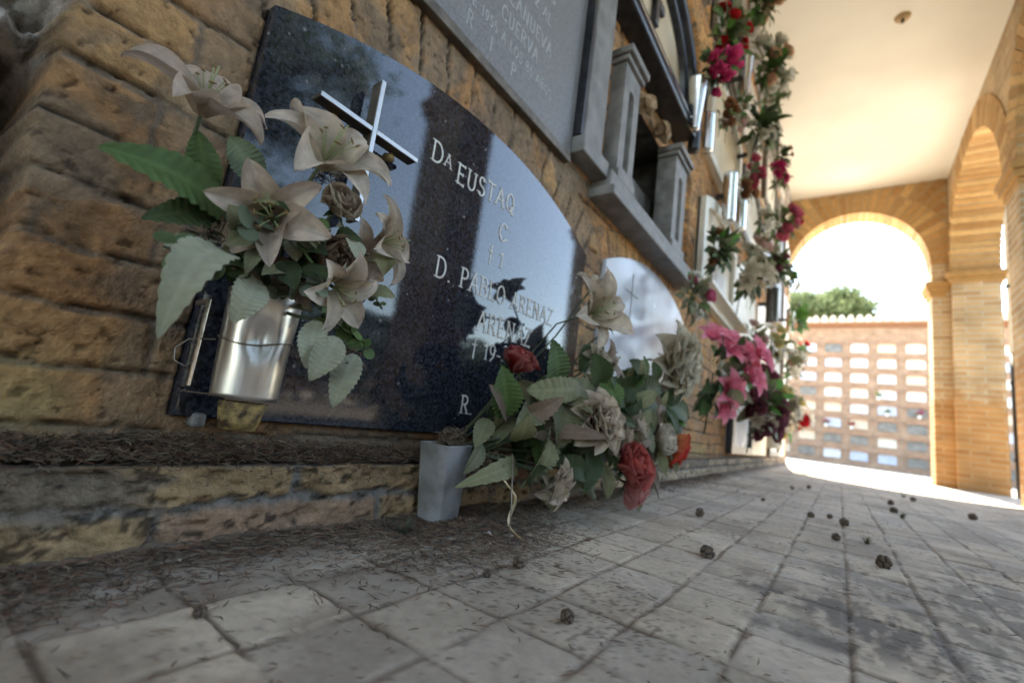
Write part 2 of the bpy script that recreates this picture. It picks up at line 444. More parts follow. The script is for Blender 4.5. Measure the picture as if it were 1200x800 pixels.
# dark spill with a pale worn ring beside it
dx = (X - 0.03) / 0.13; dy = (Y - 0.66) / 0.15
spill = sstep(1.15, 0.3, np.sqrt(dx * dx + dy * dy) + (fbm(X * 16, Y * 16, 51, 4) - .5) * 1.5)
dx2 = (X - 0.16) / 0.20; dy2 = (Y - 0.85) / 0.34
spill = np.maximum(spill, 0.75 * sstep(1.1, 0.35, np.sqrt(dx2 * dx2 + dy2 * dy2) + (fbm(X * 12, Y * 12, 53, 4) - .5) * 1.7))
spill *= sstep(.36, .56, fbm(X * 80, Y * 28, 57, 4)) * 0.74
c = c * (1 - spill[..., None]) + np.array((0.075, 0.066, 0.06)) * spill[..., None]
rr_ = np.hypot((X - 0.0), (Y - 0.86)) / 0.088
ring = np.exp(-((rr_ - 1) / 0.10) ** 2) * sstep(.4, .6, fbm(X * 25, Y * 25, 59, 3)) * 0.45
c = c * (1 - ring[..., None]) + np.array((0.42, 0.39, 0.36)) * ring[..., None]
# bank of dirt against the foot of the wall
bank = sstep(-0.405, -0.50, X + (fbm(X * 9, Y * 9, 61, 4) - .5) * 0.10)
pile = sstep(0.11, 0.02, np.hypot(X + 0.455, (Y - 0.52) * 0.7) + (fbm(X * 22, Y * 22, 63, 3) - .5) * .09)
bank = np.maximum(bank, pile)
H = H + bank * (0.004 + 0.012 * fbm(X * 30, Y * 30, 65, 4))
bc = mix((0.085, 0.066, 0.052), (0.15, 0.115, 0.088), fine)
c = c * (1 - 0.92 * bank[..., None]) + bc * 0.92 * bank[..., None]
FLOOR_X, FLOOR_Y, FLOOR_H = px, py, H + gz(Y)
floor = structure(grid_object('paving', np.stack([X, Y, FLOOR_H], -1), c, M['floor']))
def floor_h(x, y):
    i = np.clip(np.searchsorted(FLOOR_X, x), 0, len(FLOOR_X) - 1); j = np.clip(np.searchsorted(FLOOR_Y, y), 0, len(FLOOR_Y) - 1)
    return FLOOR_H[i, j]

# ------------------------------------------------------------------ niche wall (left)
PITCH_Y, PITCH_Z = 0.935, 0.695
def opening(row, col):
    """nominal niche opening: y0, y1, z0, spring, rise"""
    return 0.175 + PITCH_Y * col, 0.985 + PITCH_Y * col, 0.128 + PITCH_Z * row, 0.603 + PITCH_Z * row, 0.088
ARC_R = (0.405 ** 2 + 0.088 ** 2) / (2 * 0.088)
FACE = -0.545
niche_wall = thing('niche_wall', 'weathered brick burial wall of sealed niches along the covered walk', 'wall', (-0.6, 3, 0))
def local(P): return P - np.array((-0.6, 3, 0))

def brick_field(Y, Z):
    wy = (fbm(Y * 14, Z * 14, 71, 3) - .5) * 0.016; wz = (fbm(Y * 11, Z * 11, 73, 3) - .5) * 0.013
    y = Y + wy; z = Z + wz
    r = np.floor((z - 0.003) / 0.0532); fz = (z - 0.003) / 0.0532 - r
    off = np.where(np.mod(r, 2) == 0, 0.0, 0.128) + (hash2(r, r * 0, 5) - .5) * 0.05
    bw = 0.256
    c_ = np.floor((y + off) / bw); fy = (y + off) / bw - c_
    ed = np.minimum(np.minimum(fz, 1 - fz) * 0.0532, np.minimum(fy, 1 - fy) * bw)
    bid = hash2(r, c_, 9); bid2 = hash2(r, c_, 10)
    # rings of bricks on edge over each opening
    row = np.floor((Z - 0.128) / PITCH_Z); col = np.floor((Y - 0.1125) / PITCH_Y)
    yc = 0.58 + PITCH_Y * col; zc = 0.691 + PITCH_Z * row - ARC_R
    rho = np.hypot(y - yc, z - zc); ang = np.arctan2(y - yc, z - zc)
    ring = (rho > ARC_R - 0.02) & (rho < ARC_R + 0.118) & (np.abs(ang) < 0.445) & (Z > 0.5)
    a = ang * ARC_R / 0.060; ra = np.floor(a); fa = a - ra
    e2 = np.minimum(np.minimum(fa, 1 - fa) * 0.060, ARC_R + 0.118 - rho)
    ed = np.where(ring, e2, ed)
    bid = np.where(ring, hash2(ra, row * 7 + col, 12), bid); bid2 = np.where(ring, hash2(ra, row * 7 + col, 13), bid2)
    n = fbm(Y * 60, Z * 60, 75, 4); n2 = fbm(Y * 20, Z * 20, 77, 4); n3 = fbm(Y * 5, Z * 5, 79, 4)
    brick = sstep(0.0014, 0.0036, ed + (n - .5) * 0.0060 + (n2 - .5) * .003 + (fbm(Y * 150, Z * 150, 86, 3) - .5) * .004)
    d = -0.0038 * (1 - brick) + brick * ((bid2 - .5) * 0.003) + (n2 - .5) * 0.0030 + (n - .5) * 0.0030 * (1.6 - brick)
    hf = fbm(Y * 190, Z * 190, 81, 3); d += (hf - .5) * .0022
    pits = sstep(.70, .74, fbm(Y * 70, Z * 110, 83, 4)); d -= pits * 0.003
    base = mix((0.345, 0.172, 0.078), (0.425, 0.248, 0.112), bid)
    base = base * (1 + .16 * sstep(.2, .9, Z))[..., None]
    base = np.where((Y > 1.1)[..., None], base * np.array((1.16, 1.08, .95)), base)  # farther bricks painted lighter for the light reaching them
    base = base * (1 - 0.14 * (bid2 > .75))[..., None]
    base = base * (0.66 + 0.42 * n2 + .26 * fbm(Y * 120, Z * 120, 82, 3))[..., None]
    mort = mix((0.14, 0.098, 0.066), (0.30, 0.22, 0.15), n)
    # mortar smeared over the bricks
    sm = sstep(.57, .64, fbm(Y * 7 + 3, Z * 9, 87, 4)) * np.where(Y < 1.15, 1.0, 0.5)
    pier = sstep(.105, .14, Y + (fbm(Y * 20, Z * 16, 88, 4) - .5) * .10) * (Y < .2)
    sm = np.maximum(sm, pier * .70)
    crack = sstep(.0030, .0008, np.abs(fz * 0.0532 - .004 - .003 * (n2 - .5))) * sstep(.40, .52, fbm(Y * 26, r * 3.7 + Z * 4, 85, 3)) * (~ring)
    crack = np.maximum(crack, .8 * sstep(.0022, .0008, np.abs(ed - .002)) * ring * sstep(.45, .55, n2))
    near_arch = ring & (np.abs(rho - ARC_R - 0.05) < 0.09) & (Y < 1.1) & (Z < 0.95)
    sm = np.maximum(sm, np.where(near_arch, sstep(.38, .56, fbm(Y * 12, Z * 12, 89, 4)) * 0.85, 0))
    d = d * (1 - 0.6 * sm) - 0.001 * sm - .0065 * crack * (1 - .5 * sm)
    c = mort * (1 - brick[..., None]) + base * brick[..., None]
    c = c * (1 - 0.75 * sm[..., None]) + mix((0.21, 0.155, 0.11), (0.28, 0.215, 0.155), n2) * 0.75 * sm[..., None]
    gr = sstep(.50, .66, fbm(Y * 13 + 9, Z * 13, 78, 5)) * .5 + .45 * sstep(.60, .70, fbm(Y * 48, Z * 34, 76, 4))
    c = c * (1 - gr[..., None]) + np.array((0.145, 0.105, 0.075)) * gr[..., None]
    # yellow scale low on the wall, pits tinted darker, cracks painted with dark shadow lines
    yel = sstep(.48, .60, n3) * sstep(.20, .12, Z) * 0.55
    c = c * (1 - yel[..., None]) + np.array((0.43, 0.33, 0.14)) * yel[..., None]
    c = c * (1 - 0.5 * pits[..., None]) * (1 - .75 * crack[..., None])
    d -= sstep(.66, .74, fbm(Y * 110, Z * 150, 84, 3)) * .0018
    c = c * (0.78 + 0.44 * fbm(Y * 2.2, Z * 2.2, 91, 3))[..., None]
    return d, c

wy_ = np.concatenate([np.arange(-0.42, 0, 0.0032), spaced(0.0, 6.43, 0.0026, 0.0021)])
wz_ = spaced(0.076, CEIL + 0.02, 0.0024, 0.0026)
Y, Z = np.meshgrid(wy_, wz_, indexing='ij')
d, c = brick_field(Y, Z)
# behind a sealed plaque the masonry steps back
for row in range(5):
    for col in range(-1, 7):
        if (row, col) in ((0, 2), (0, -1)): continue
        y0, y1, z0, zs, rise = opening(row, col)
        top = zs - 0.004 + np.sqrt(np.maximum(ARC_R ** 2 - (Y - (y0 + y1) / 2) ** 2, 0)) - (ARC_R - rise)
        inside = sstep(0.000, 0.004, Y - y0) * sstep(0.000, 0.004, y1 - Y) * sstep(0, 0.004, Z - z0) * sstep(0, 0.004, top - Z)
        d = d * (1 - inside) - 0.022 * inside
# the broken-open niche at the near end
brk = sstep(0.034, 0.018, Y + (fbm(Z * 22, Y * 22, 93, 4) - .5) * 0.030) * sstep(0.15, 0.17, Z) * sstep(0.72, 0.66, Z)
rub = sstep(.405, .435, Z) * sstep(-0.10, -0.03, Y)
d = d - brk * (0.26 - 0.21 * rub * (0.55 + 0.6 * fbm(Y * 40, Z * 40, 95, 3)))
rc = mix((0.10, 0.075, 0.055), (0.46, 0.42, 0.38), sstep(.42, .62, fbm(Y * 45, Z * 45, 97, 4)))
dk = np.array((0.05, 0.04, 0.034)) * np.ones(c.shape)  # near-black colour paints the shade deep in the hole
c = c * (1 - brk[..., None]) + (rc * rub[..., None] + dk * (1 - rub[..., None])) * brk[..., None]
lowd = sstep(0.135, 0.095, Z) * 0.55
c = c * (1 - lowd[..., None]) + np.array((0.12, 0.09, 0.065)) * lowd[..., None]
# hole left where the open niche is
oy0, oy1, oz0, oz1 = 1.17, 1.64, 0.865, 1.255
ycen = (Y[:-1, :-1] + Y[1:, 1:]) / 2; zcen = (Z[:-1, :-1] + Z[1:, 1:]) / 2
keep = ~((ycen > oy0) & (ycen < oy1) & (zcen > oz0) & (zcen < oz1))
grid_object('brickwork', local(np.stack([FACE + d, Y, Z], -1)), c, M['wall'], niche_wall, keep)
WALL_Y, WALL_Z, WALL_D = wy_, wz_, d
# footing course: a step with a narrow ledge
s_ = np.concatenate([np.arange(-0.02, 0.083, 0.0028), np.array([0.0845, 0.087, 0.090]), np.arange(0.093, 0.150, 0.004)])
by = np.concatenate([np.arange(-0.42, 0, 0.0034), spaced(0.0, 6.43, 0.0028, 0.0026)])
Yb, Sb = np.meshgrid(by, s_, indexing='ij')
Zb = np.minimum(Sb, 0.0855)
n = fbm(Yb * 55, Sb * 55, 101, 4); n2 = fbm(Yb * 16, Sb * 22, 103, 4); n3 = fbm(Yb * 6, Sb * 12, 105, 4)
wyb = Yb + (fbm(Yb * 12, Sb * 12, 107, 3) - .5) * .02; wzb = Zb + (n2 - .5) * .010
r = np.floor(wzb / 0.045); off = np.where(np.mod(r, 2) == 0, 0.07, 0.19)
cc = np.floor((wyb + off) / 0.25)
ed = np.minimum(np.minimum(wzb / 0.045 - r, 1 - wzb / 0.045 + r) * 0.045, np.minimum((wyb + off) / .25 - cc, 1 - (wyb + off) / .25 + cc) * .25)
bk = sstep(0.002, 0.008, ed + (n - .5) * 0.012)
out = -0.005 * (1 - bk) + (n - .5) * .009 + (n2 - .5) * .010 - .005 * sstep(.60, .68, fbm(Yb * 42, Sb * 80, 111, 4)) + (fbm(Yb * 170, Sb * 170, 112, 3) - .5) * .003
top_ = sstep(0.083, 0.09, Sb)
pb = np.stack([np.where(Sb <= 0.0875, -0.51 + out, -0.51 + out * np.clip((0.12 - Sb) / .03, 0, 1) - (Sb - 0.0875)), Yb, Zb + gz(Yb) + top_ * (n - .5) * 0.005 - sstep(0.075, 0.0875, Sb) * 0.003], -1)
hb = hash2(r, cc, 15)
cb = mix((0.30, 0.20, 0.11), (0.385, 0.26, 0.135), hb)
cb = np.where((hash2(r, cc, 16) > .62)[..., None], np.array((0.29, 0.185, 0.12)), cb)
cb = cb * (0.65 + .7 * n2)[..., None]
farb = sstep(0.8, 1.8, Yb)
cb = cb * (1 - farb[..., None]) + (np.array((0.40, 0.31, 0.21)) * (0.75 + .5 * n2)[..., None]) * farb[..., None]
cb = cb * bk[..., None] + np.array((0.19, 0.17, 0.15)) * (1 - bk)[..., None]
gsm = sstep(.49, .58, n3) * .85
cb = cb * (1 - gsm[..., None]) + np.array((0.19, 0.155, 0.12)) * gsm[..., None]
cb = cb * (.72 + .56 * fbm(Yb * 130, Sb * 130, 113, 3))[..., None]
sp = sstep(.60, .68, fbm(Yb * 70, Sb * 115, 109, 4)); cb = cb * (1 - .75 * sp[..., None])
cb = cb * (1 - .8 * top_[..., None]) + np.array((0.09, 0.068, 0.052)) * .8 * top_[..., None]
grid_object('footing_course', local(pb), cb, M['wall'], niche_wall)
# mass of the wall behind the face, and its run behind the viewpoint
mb = MB()
def lb(x0, x1, y0, y1, z0, z1): mb.box(x0 + .6, x1 + .6, y0 - 3, y1 - 3, z0, z1)
lb(-2.2, -0.85, -6, 6.71, -0.02, CEIL + .3)
lb(-0.85, FACE, -6, -0.43, -0.02, CEIL + .3)
lb(-0.85, FACE, 6.435, 6.71, -0.02, CEIL + .3)
mb.build('wall_core', M['brick'], niche_wall)
# the open chamber seen in the second row
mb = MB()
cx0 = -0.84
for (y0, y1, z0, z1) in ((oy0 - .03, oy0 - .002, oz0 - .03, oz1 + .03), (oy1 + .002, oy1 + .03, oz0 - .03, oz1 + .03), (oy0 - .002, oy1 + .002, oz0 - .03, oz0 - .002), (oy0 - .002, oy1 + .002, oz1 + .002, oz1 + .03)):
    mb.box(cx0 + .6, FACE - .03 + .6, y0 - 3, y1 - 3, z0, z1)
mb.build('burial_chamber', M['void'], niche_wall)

# ------------------------------------------------------------------ arched walls
def arched_slab(mb, u0, u1, zb, zt, t0, t1, openings, axis, off, n=28):
    """upright slab from u0..u1, thickness t0..t1; openings: (ul, ur, spring, rise, zfloor). axis 'x': u is x, t is y."""
    def pt(u, t, z):
        p = (u, t, z) if axis == 'x' else (t, u, z)
        return (p[0] - off[0], p[1] - off[1], p[2] - off[2])
    def quad(a, b, c_, d_): mb.add([a, b, c_, d_], [(0, 1, 2, 3)])
    edges = [u0]
    for o in openings: edges += [o[0], o[1]]
    edges.append(u1)
    for i in range(0, len(edges), 2):
        a, b = edges[i], edges[i + 1]
        if b - a < 1e-6: continue
        for t in (t0, t1): quad(pt(a, t, zb), pt(b, t, zb), pt(b, t, zt), pt(a, t, zt))
        for uu in (a, b): quad(pt(uu, t0, zb), pt(uu, t1, zb), pt(uu, t1, zt if uu in (u0, u1) else [o[2] for o in openings if uu in (o[0], o[1])][0]), pt(uu, t0, zt if uu in (u0, u1) else [o[2] for o in openings if uu in (o[0], o[1])][0]))
        quad(pt(a, t0, zt), pt(b, t0, zt), pt(b, t1, zt), pt(a, t1, zt))
    for (ul, ur, sp_, rise, _) in openings:
        uc, hw = (ul + ur) / 2, (ur - ul) / 2
        P_ = [(uc - hw * math.cos(PI * k / n), sp_ + rise * math.sin(PI * k / n)) for k in range(n + 1)]
        for k in range(n):
            (ua, za), (ub, zb_) = P_[k], P_[k + 1]
            for t in (t0, t1): quad(pt(ua, t, za), pt(ub, t, zb_), pt(ub, t, zt), pt(ua, t, zt))
            quad(pt(ua, t0, za), pt(ub, t0, zb_), pt(ub, t1, zb_), pt(ua, t1, za))
            quad(pt(ua, t0, zt), pt(ub, t0, zt), pt(ub, t1, zt), pt(ua, t1, zt))

def voussoirs(mb, ul, ur, sp_, rise, t0, t1, axis, off, r0, r1, zmax, thick=0.052, gap=0.013, umin=-9, umax=9):
    uc, hw = (ul + ur) / 2, (ur - ul) / 2
    n = int(PI * (hw + rise) / 2 / (thick + gap))
    for k in range(n):
        g = gap / (PI * hw) * PI / 2
        a0 = PI * k / n + g; a1 = PI * (k + 1) / n - g
        P_ = []
        am = (a0 + a1) / 2
        r1k = min(r1, (zmax - sp_) / max(1e-6, math.sin(am)) - rise - .012)
        if math.cos(am) > 0: r1k = min(r1k, (uc - umin) / math.cos(am) - hw)
        else: r1k = min(r1k, (umax - uc) / -math.cos(am) - hw)
        if r1k < r0 + .03: continue
        for a in (a0, a1):
            for r in (r0, r1k):
                P_.append((uc - (hw + r) * math.cos(a), sp_ + (rise + r) * math.sin(a)))
        q = [P_[0], P_[1], P_[3], P_[2]]
        j = random.uniform(-.002, .003)
        V = []
        for t in (t0 - j if t0 < t1 else t0 + j, t1):
            for (uu, zz) in q:
                p = (uu, t, zz) if axis == 'x' else (t, uu, zz)
                V.append((p[0] - off[0], p[1] - off[1], p[2] - off[2]))
        h = random.random(); s = random.uniform(.85, 1.1)
        col = tuple((a * (1 - h) + b * h) * s for a, b in zip((0.42, 0.24, 0.10), (0.58, 0.39, 0.19)))
        mb.add(V, [(0, 1, 2, 3), (7, 6, 5, 4), (0, 4, 5, 1), (1, 5, 6, 2), (2, 6, 7, 3), (3, 7, 4, 0)], col)

# end wall across the walk, one round arch
EY0, EY1 = 6.43, 6.71
off = Vector((0.12, EY0, 0))
end_wall = thing('arch_wall', 'ochre brick cross wall with one round arch closing the walk', 'wall', off)
eo = (-0.558, 0.80, 2.41, 0.73, 0)
mb = MB(); arched_slab(mb, -0.80, 0.948, -0.02, CEIL + .3, EY0, EY1, [eo], 'x', off)
mb.build('wall', M['brick'], end_wall)
mb = MB(); voussoirs(mb, eo[0], eo[1], eo[2], eo[3], EY0 - 0.008, EY1 + .006, 'x', off, -0.006, 0.235, CEIL - .005, umin=-.53, umax=.94)
mb.build('arch_ring', M['voussoir'], end_wall)
mb = MB(); voussoirs(mb, eo[0], eo[1], eo[2], eo[3], EY0 - 0.006, EY0 + .05, 'x', off, 0.249, 0.62, CEIL - .005, umin=-.53, umax=.93)
mb.build('outer_ring', M['voussoir'], end_wall)
def ring_bed(mb, ul, ur, sp_, rise, t, axis, off, r1, zmax, umin=-9, umax=9):
    uc, hw = (ul + ur) / 2, (ur - ul) / 2; V = []; F = []
    for k in range(49):
        a = PI * k / 48
        for r in (0.0, r1):
            uu = min(max(uc - (hw + r) * math.cos(a), umin), umax); zz = min(sp_ + (rise + r) * math.sin(a), zmax)
            p = (uu, t, zz) if axis == 'x' else (t, uu, zz)
            V.append((p[0] - off[0], p[1] - off[1], p[2] - off[2]))
    mb.add(V, [(2 * k, 2 * k + 2, 2 * k + 3, 2 * k + 1) for k in range(48)])
mb = MB(); ring_bed(mb, eo[0], eo[1], eo[2], eo[3], EY0 - .003, 'x', off, .63, CEIL - .004, -.54, .945); mb.build('mortar_bed', M['lime'], end_wall)
def impost(parent, off, x0, x1, y0, y1, z):
    mb = MB()
    for k, (a, b, p) in enumerate(((0, .045, .012), (.049, .10, .034), (.104, .155, .050))):
        mb.box(x0 - p - off[0], x1 + p - off[0], y0 - p - off[1], y1 + p - off[1], z + a, z + b, (0.45, 0.27, 0.11))
    return mb.build('impost', M['voussoir'], parent)
impost(end_wall, off, 0.795, 0.90, EY0, EY1, 2.05)

# arcade along the open side
AX0, AX1 = 0.95, 1.31
off = Vector((1.13, 3.0, 0))
arcade = thing('arcade', 'ochre brick arcade of tall round arches along the open side', 'arcade', off)
spans = [(4.40 - 2.235 * k, 6.33 - 2.235 * k) for k in range(5)][::-1]
ops = [(a, b, 2.27, 0.92, 0) for a, b in spans]
mb = MB(); arched_slab(mb, -5.2, EY1, -0.02, CEIL + .3, AX0, AX1, ops, 'y', off)
mb.build('wall', M['brick'], arcade)
for (a, b) in spans:
    mb = MB(); voussoirs(mb, a, b, 2.27, 0.92, AX0 - .008, AX1 + .006, 'y', off, -0.006, 0.235, CEIL - .005)
    mb.build('arch_ring', M['voussoir'], arcade)
    mb = MB(); ring_bed(mb, a, b, 2.27, .92, AX0 - .003, 'y', off, .235, CEIL - .004); mb.build('mortar_bed', M['lime'], arcade)
for i in range(len(spans) + 1):
    y0 = spans[i - 1][1] if i else -5.2
    y1 = spans[i][0] if i < len(spans) else EY1
    if y1 > 6.5: y0, y1 = 6.342, 6.38
    impost(arcade, off, AX0 + 0.004, AX1 - .004, y0 + .004, y1 - .004, 2.12)

mb = MB(); mb.box(-0.56, 0.952, -6, EY0 + .01, CEIL, CEIL + .22)
structure(mb.build('ceiling', M['plaster']))
mb = MB(); mb.box(-2.25, 1.55, -6.2, EY1 + .25, CEIL + .302, CEIL + .42)
tag(mb.build('flat_roof', M['rooftile']), 'flat roof slab of the burial walk above the ceiling', 'roof')
t = thing('lamp_socket', 'small brown round lamp socket on the pale ceiling', 'lamp socket', (0.348, 3.79, CEIL))
MB().lathe([(0.001, -.022), (0.035, -.022), (0.045, -.010), (0.050, 0.0)], 20).build('socket_plate', mottled('brown_fitting', (0.40, 0.27, 0.13), (0.5, 0.36, 0.2), rough=.6), t, True)
MB().tube([(0, 0, -.02), (0, 0, -.045)], 0.012, 10).build('socket', M['bronze'], t, True)

# rain pipe outside the last arch
t = thing('drainpipe', 'black rain pipe standing outside the last arcade arch', 'pipe', (1.405, 6.50, 0.03))
MB().tube([(0, 0, 0), (0, 0, 1.42)], 0.030, 14).build('pipe', M['pipe'], t, True)
MB().tube([(0, 0, 1.42), (0, 0, 3.5)], 0.026, 14).build('upper_pipe', M['white'], t, True)
for z in (0.35, 1.1, 2.1):
    MB().tube([(0, 0, z), (0, 0, z + .03)], 0.036, 14).build('bracket', M['dark_metal'], t)

# ------------------------------------------------------------------ courtyard: block of niches opposite the arch
FY = 22.0
off = Vector((0.6, FY, float(gz(10))))
block = thing('niche_block', 'pink brick burial block of many small pale plaques beyond the arch', 'burial block', off)
NC, NR, PW, PH = 12, 8, 0.83, 0.594
mb = MB(); mb.box(-5.6, 5.2, 0, 2.4, -.1, 5.72)
mb.build('wall', M['brick_red'], block)
# cornice of slanted bricks
mb = MB()
for k in range(130):
    x = -5.55 + k * 0.083
    mb.add([(x, -.002, 5.36), (x + .062, -.09, 5.36), (x + .062, -.09, 5.50), (x, -.002, 5.50)], [(0, 1, 2, 3)], (.40, .21, .13))
    mb.add([(x + .062, -.09, 5.36), (x + .07, -.002, 5.36), (x + .07, -.002, 5.50), (x + .062, -.09, 5.50)], [(0, 1, 2, 3)], (.44, .25, .15))
mb.box(-5.65, 5.25, -.11, -.003, 5.51, 5.58, (.42, .24, .15))
mb.build('cornice', M['voussoir'], block)
mb = MB()
mb.add([(-5.8, -.26, 5.60), (5.4, -.26, 5.60), (5.4, 2.6, 6.2), (-5.8, 2.6, 6.2), (-5.8, 2.6, 5.74), (5.4, 2.6, 5.74)], [(0, 1, 2, 3), (3, 2, 5, 4), (0, 4, 5, 1), (0, 3, 4), (1, 5, 2)])
for k in range(39):
    x = -5.7 + k * .285
    V = []; F = []
    for i, yy in enumerate((-.32, 2.6)):
        for q in range(7):
            a = PI * q / 6
            V.append((x + .125 * math.cos(a), yy, 5.60 + (0.0 if i == 0 else .6) + (.30 if i == 0 else .2) * math.sin(a) - .06))
    F = [(q, q + 1, q + 8, q + 7) for q in range(6)] + [tuple(range(7))]
    mb.add(V, F)
mb.build('tiled_roof', M['rooftile'], block)
pl_cols = [((.46, .47, .50), (.54, .55, .58)), ((.50, .46, .40), (.56, .52, .46)), ((.34, .38, .47), (.42, .46, .54)), ((.46, .37, .28), (.52, .42, .33)), ((.10, .095, .09), (.18, .17, .16)), ((.50, .49, .47), (.58, .57, .55))]
PM = [mottled('plaque_stone', a, b, scale=6, rough=.35) for a, b in pl_cols]
frame_m = mottled('niche_rim', (.30, .16, .10), (.38, .21, .13), scale=8, rough=.9)
for r in range(NR):
    for c_ in range(NC):
        cx = -5.0 + c_ * PW + .02; z0 = .22 + r * PH
        h = random.random()
        mt = PM[4] if (h < (.34 if r < 3 else .08)) else PM[random.choice((0, 0, 1, 2, 2, 3, 5, 5))]
        w2 = .27
        outl = [(-w2, 0), (w2, 0), (w2, .30)] + [(w2 * math.cos(PI * q / 8), .30 + .055 * math.sin(PI * q / 8) ** .6) for q in range(1, 8)] + [(-w2, .30)]
        mb = MB()
        nn = len(outl)
        V = [(cx + a, -.035, z0 + b) for a, b in outl] + [(cx + a, .0, z0 + b) for a, b in outl]
        mb.add(V, [tuple(range(nn))] + [(q, (q + 1) % nn, nn + (q + 1) % nn, nn + q) for q in range(nn)])
        p = mb.build('niche_plaque', mt, block)
        mb = MB()                                    # arched brick rim proud of the wall
        V = []; F = []
        for k2, (a, b) in enumerate(outl[2:]):
            s = 1.16
            V += [(cx + a, -.13, z0 + b), (cx + a * s, -.13, z0 + .28 + (b - .28) * 1.5 + .03), (cx + a, .0, z0 + b), (cx + a * s, .0, z0 + .28 + (b - .28) * 1.5 + .03)]
        for k2 in range(len(outl) - 3):
            a = 4 * k2; b = a + 4
            F += [(a, b, b + 1, a + 1), (a, a + 2, b + 2, b), (a + 1, b + 1, b + 3, a + 3)]
        mb.add(V, F); mb.build('rim', frame_m, p)
# little pots of flowers between the far plaques: part of the block's clutter, each its own thing
far_spots = [(-.05, 2, 'red flowers'), (1.0, 3, 'white flowers'), (1.9, 3, 'pink flowers'), (-.85, 2, 'crimson flowers'), (.75, 4, 'yellow flowers')]

# dry wall and trees outside the arcade and behind the block
t = thing('boundary_wall', 'long low brick boundary wall outside the arcade', 'wall', (15.0, 4, 0))
mb = MB(); mb.box(0, .3, -26, 26, -.1, 2.5); mb.build('wall', M['brick_red'], t)
mb = MB(); mb.box(-.06, .36, -26, 26, 2.503, 2.6); mb.build('coping', M['rooftile'], t)

def tree(name, label, loc, h, r, leaves, size, dark=(0.045, 0.075, 0.028), lite=(0.09, 0.13, 0.05), trunk_h=0.35, squash=1.0, seed=1, group='trees around the cemetery'):
    rg = np.random.default_rng(seed)
    t = thing(name, label, 'tree', loc, group)
    mb = MB()
    mb.tube([(0, 0, -.1), (.03 * h, .01 * h, h * .3), (0, .02 * h, h * .6), (.01 * h, 0, h * .9)], [h * .03, h * .024, h * .015, h * .004], 10)
    tips = []
    for k in range(26):
        a = rg.uniform(0, 2 * PI); z0 = h * rg.uniform(trunk_h, .8)
        L = r * rg.uniform(.45, 1.0) * (1.15 - .7 * max(0, (z0 / h - .5)) * 2 * .6)
        e = (L * math.cos(a), L * math.sin(a), z0 + L * rg.uniform(.15, .7) * squash)
        mb.tube([(0, 0, z0), (e[0] * .5, e[1] * .5, z0 + (e[2] - z0) * .35), e], [h * .012, h * .008, h * .002], 6)
        for q in range(3):
            tips.append((e[0] * rg.uniform(.55, 1.1), e[1] * rg.uniform(.55, 1.1), z0 + (e[2] - z0) * rg.uniform(.6, 1.25)))
    tips.append((0, 0, h * .84))
    mb.build('trunk', M['bark'], t, True)
    tips = np.array(tips)
    k = rg.integers(0, len(tips), leaves)
    cs = rg.uniform(.6, 1.15, len(tips))
    P_ = tips[k] + rg.normal(0, 1, (leaves, 3)) * np.array((r * .17, r * .17, r * .13 * squash)) * cs[k][:, None]
    A = rg.normal(0, 1, (leaves, 3)); A /= np.linalg.norm(A, axis=1)[:, None]
    B = np.cross(A, rg.normal(0, 1, (leaves, 3))); B /= np.linalg.norm(B, axis=1)[:, None]
    s = size * rg.uniform(.6, 1.4, leaves)[:, None]
    V = np.stack([P_ - A * s, P_ + B * s * .45, P_ + A * s, P_ - B * s * .45], 1)
    hue = np.clip(rg.normal(.5, .25, leaves) + (cs[k] - .9) * .6, 0, 1)
    C = np.array(dark) * (1 - hue[:, None]) + np.array(lite) * hue[:, None]
    o = grid_like('crown', V, np.repeat(C[:, None, :], 4, 1), M['crown'], t)
    return t

def grid_like(name, Q, C, mat, parent):
    """Q: (n,4,3) loose quads -> one mesh"""
    n_ = len(Q)
    me = bpy.data.meshes.new(name)
    me.vertices.add(n_ * 4); me.vertices.foreach_set('co', Q.astype(np.float32).ravel())
    me.loops.add(n_ * 4); me.loops.foreach_set('vertex_index', np.arange(n_ * 4, dtype=np.int32))
    me.polygons.add(n_); me.polygons.foreach_set('loop_start', np.arange(0, n_ * 4, 4, dtype=np.int32)); me.polygons.foreach_set('loop_total', np.full(n_, 4, dtype=np.int32))
    me.update(calc_edges=True)
    a = me.color_attributes.new('Col', 'FLOAT_COLOR', 'POINT')
    a.data.foreach_set('color', np.concatenate([C, np.ones((n_, 4, 1))], -1).astype(np.float32).ravel())
    me.materials.append(mat)
    o = bpy.data.objects.new(name, me)
    return link(o, parent)

tree('pine_tree', 'broad green tree rising above the tiled roof, seen at the arch', (-0.9, 36, 0), 12.7, 3.0, 45000, .12, dark=(.09, .13, .06), lite=(.18, .23, .11), seed=13, trunk_h=.55, squash=.8)  # leaf colours of both far trees lightened, painting in haze
tree('pine_tree', 'green tree half hidden behind the right end of the tiled roof', (4.9, 38, 0), 11.3, 1.5, 9000, .16, dark=(.08, .12, .05), lite=(.15, .20, .09), seed=4, trunk_h=.55, squash=.8)
tree('pine_tree', 'loose green tree outside the arcade, nearest to the walk', (6.4, 1.7, 0), 7.4, 2.3, 15000, .075, seed=5, trunk_h=.25)
tree('pine_tree', 'tall thin tree outside the arcade near the boundary wall', (12.0, 3.4, 0), 6.6, 1.8, 8000, .08, seed=8, trunk_h=.4)
tree('pine_tree', 'dark bushy tree outside the arcade behind the walk, added to dim its near end', (6.8, -3.6, 0), 6.4, 2.7, 22000, .09, seed=6, trunk_h=.2)  # unseen tree, added to take sky light off the near end
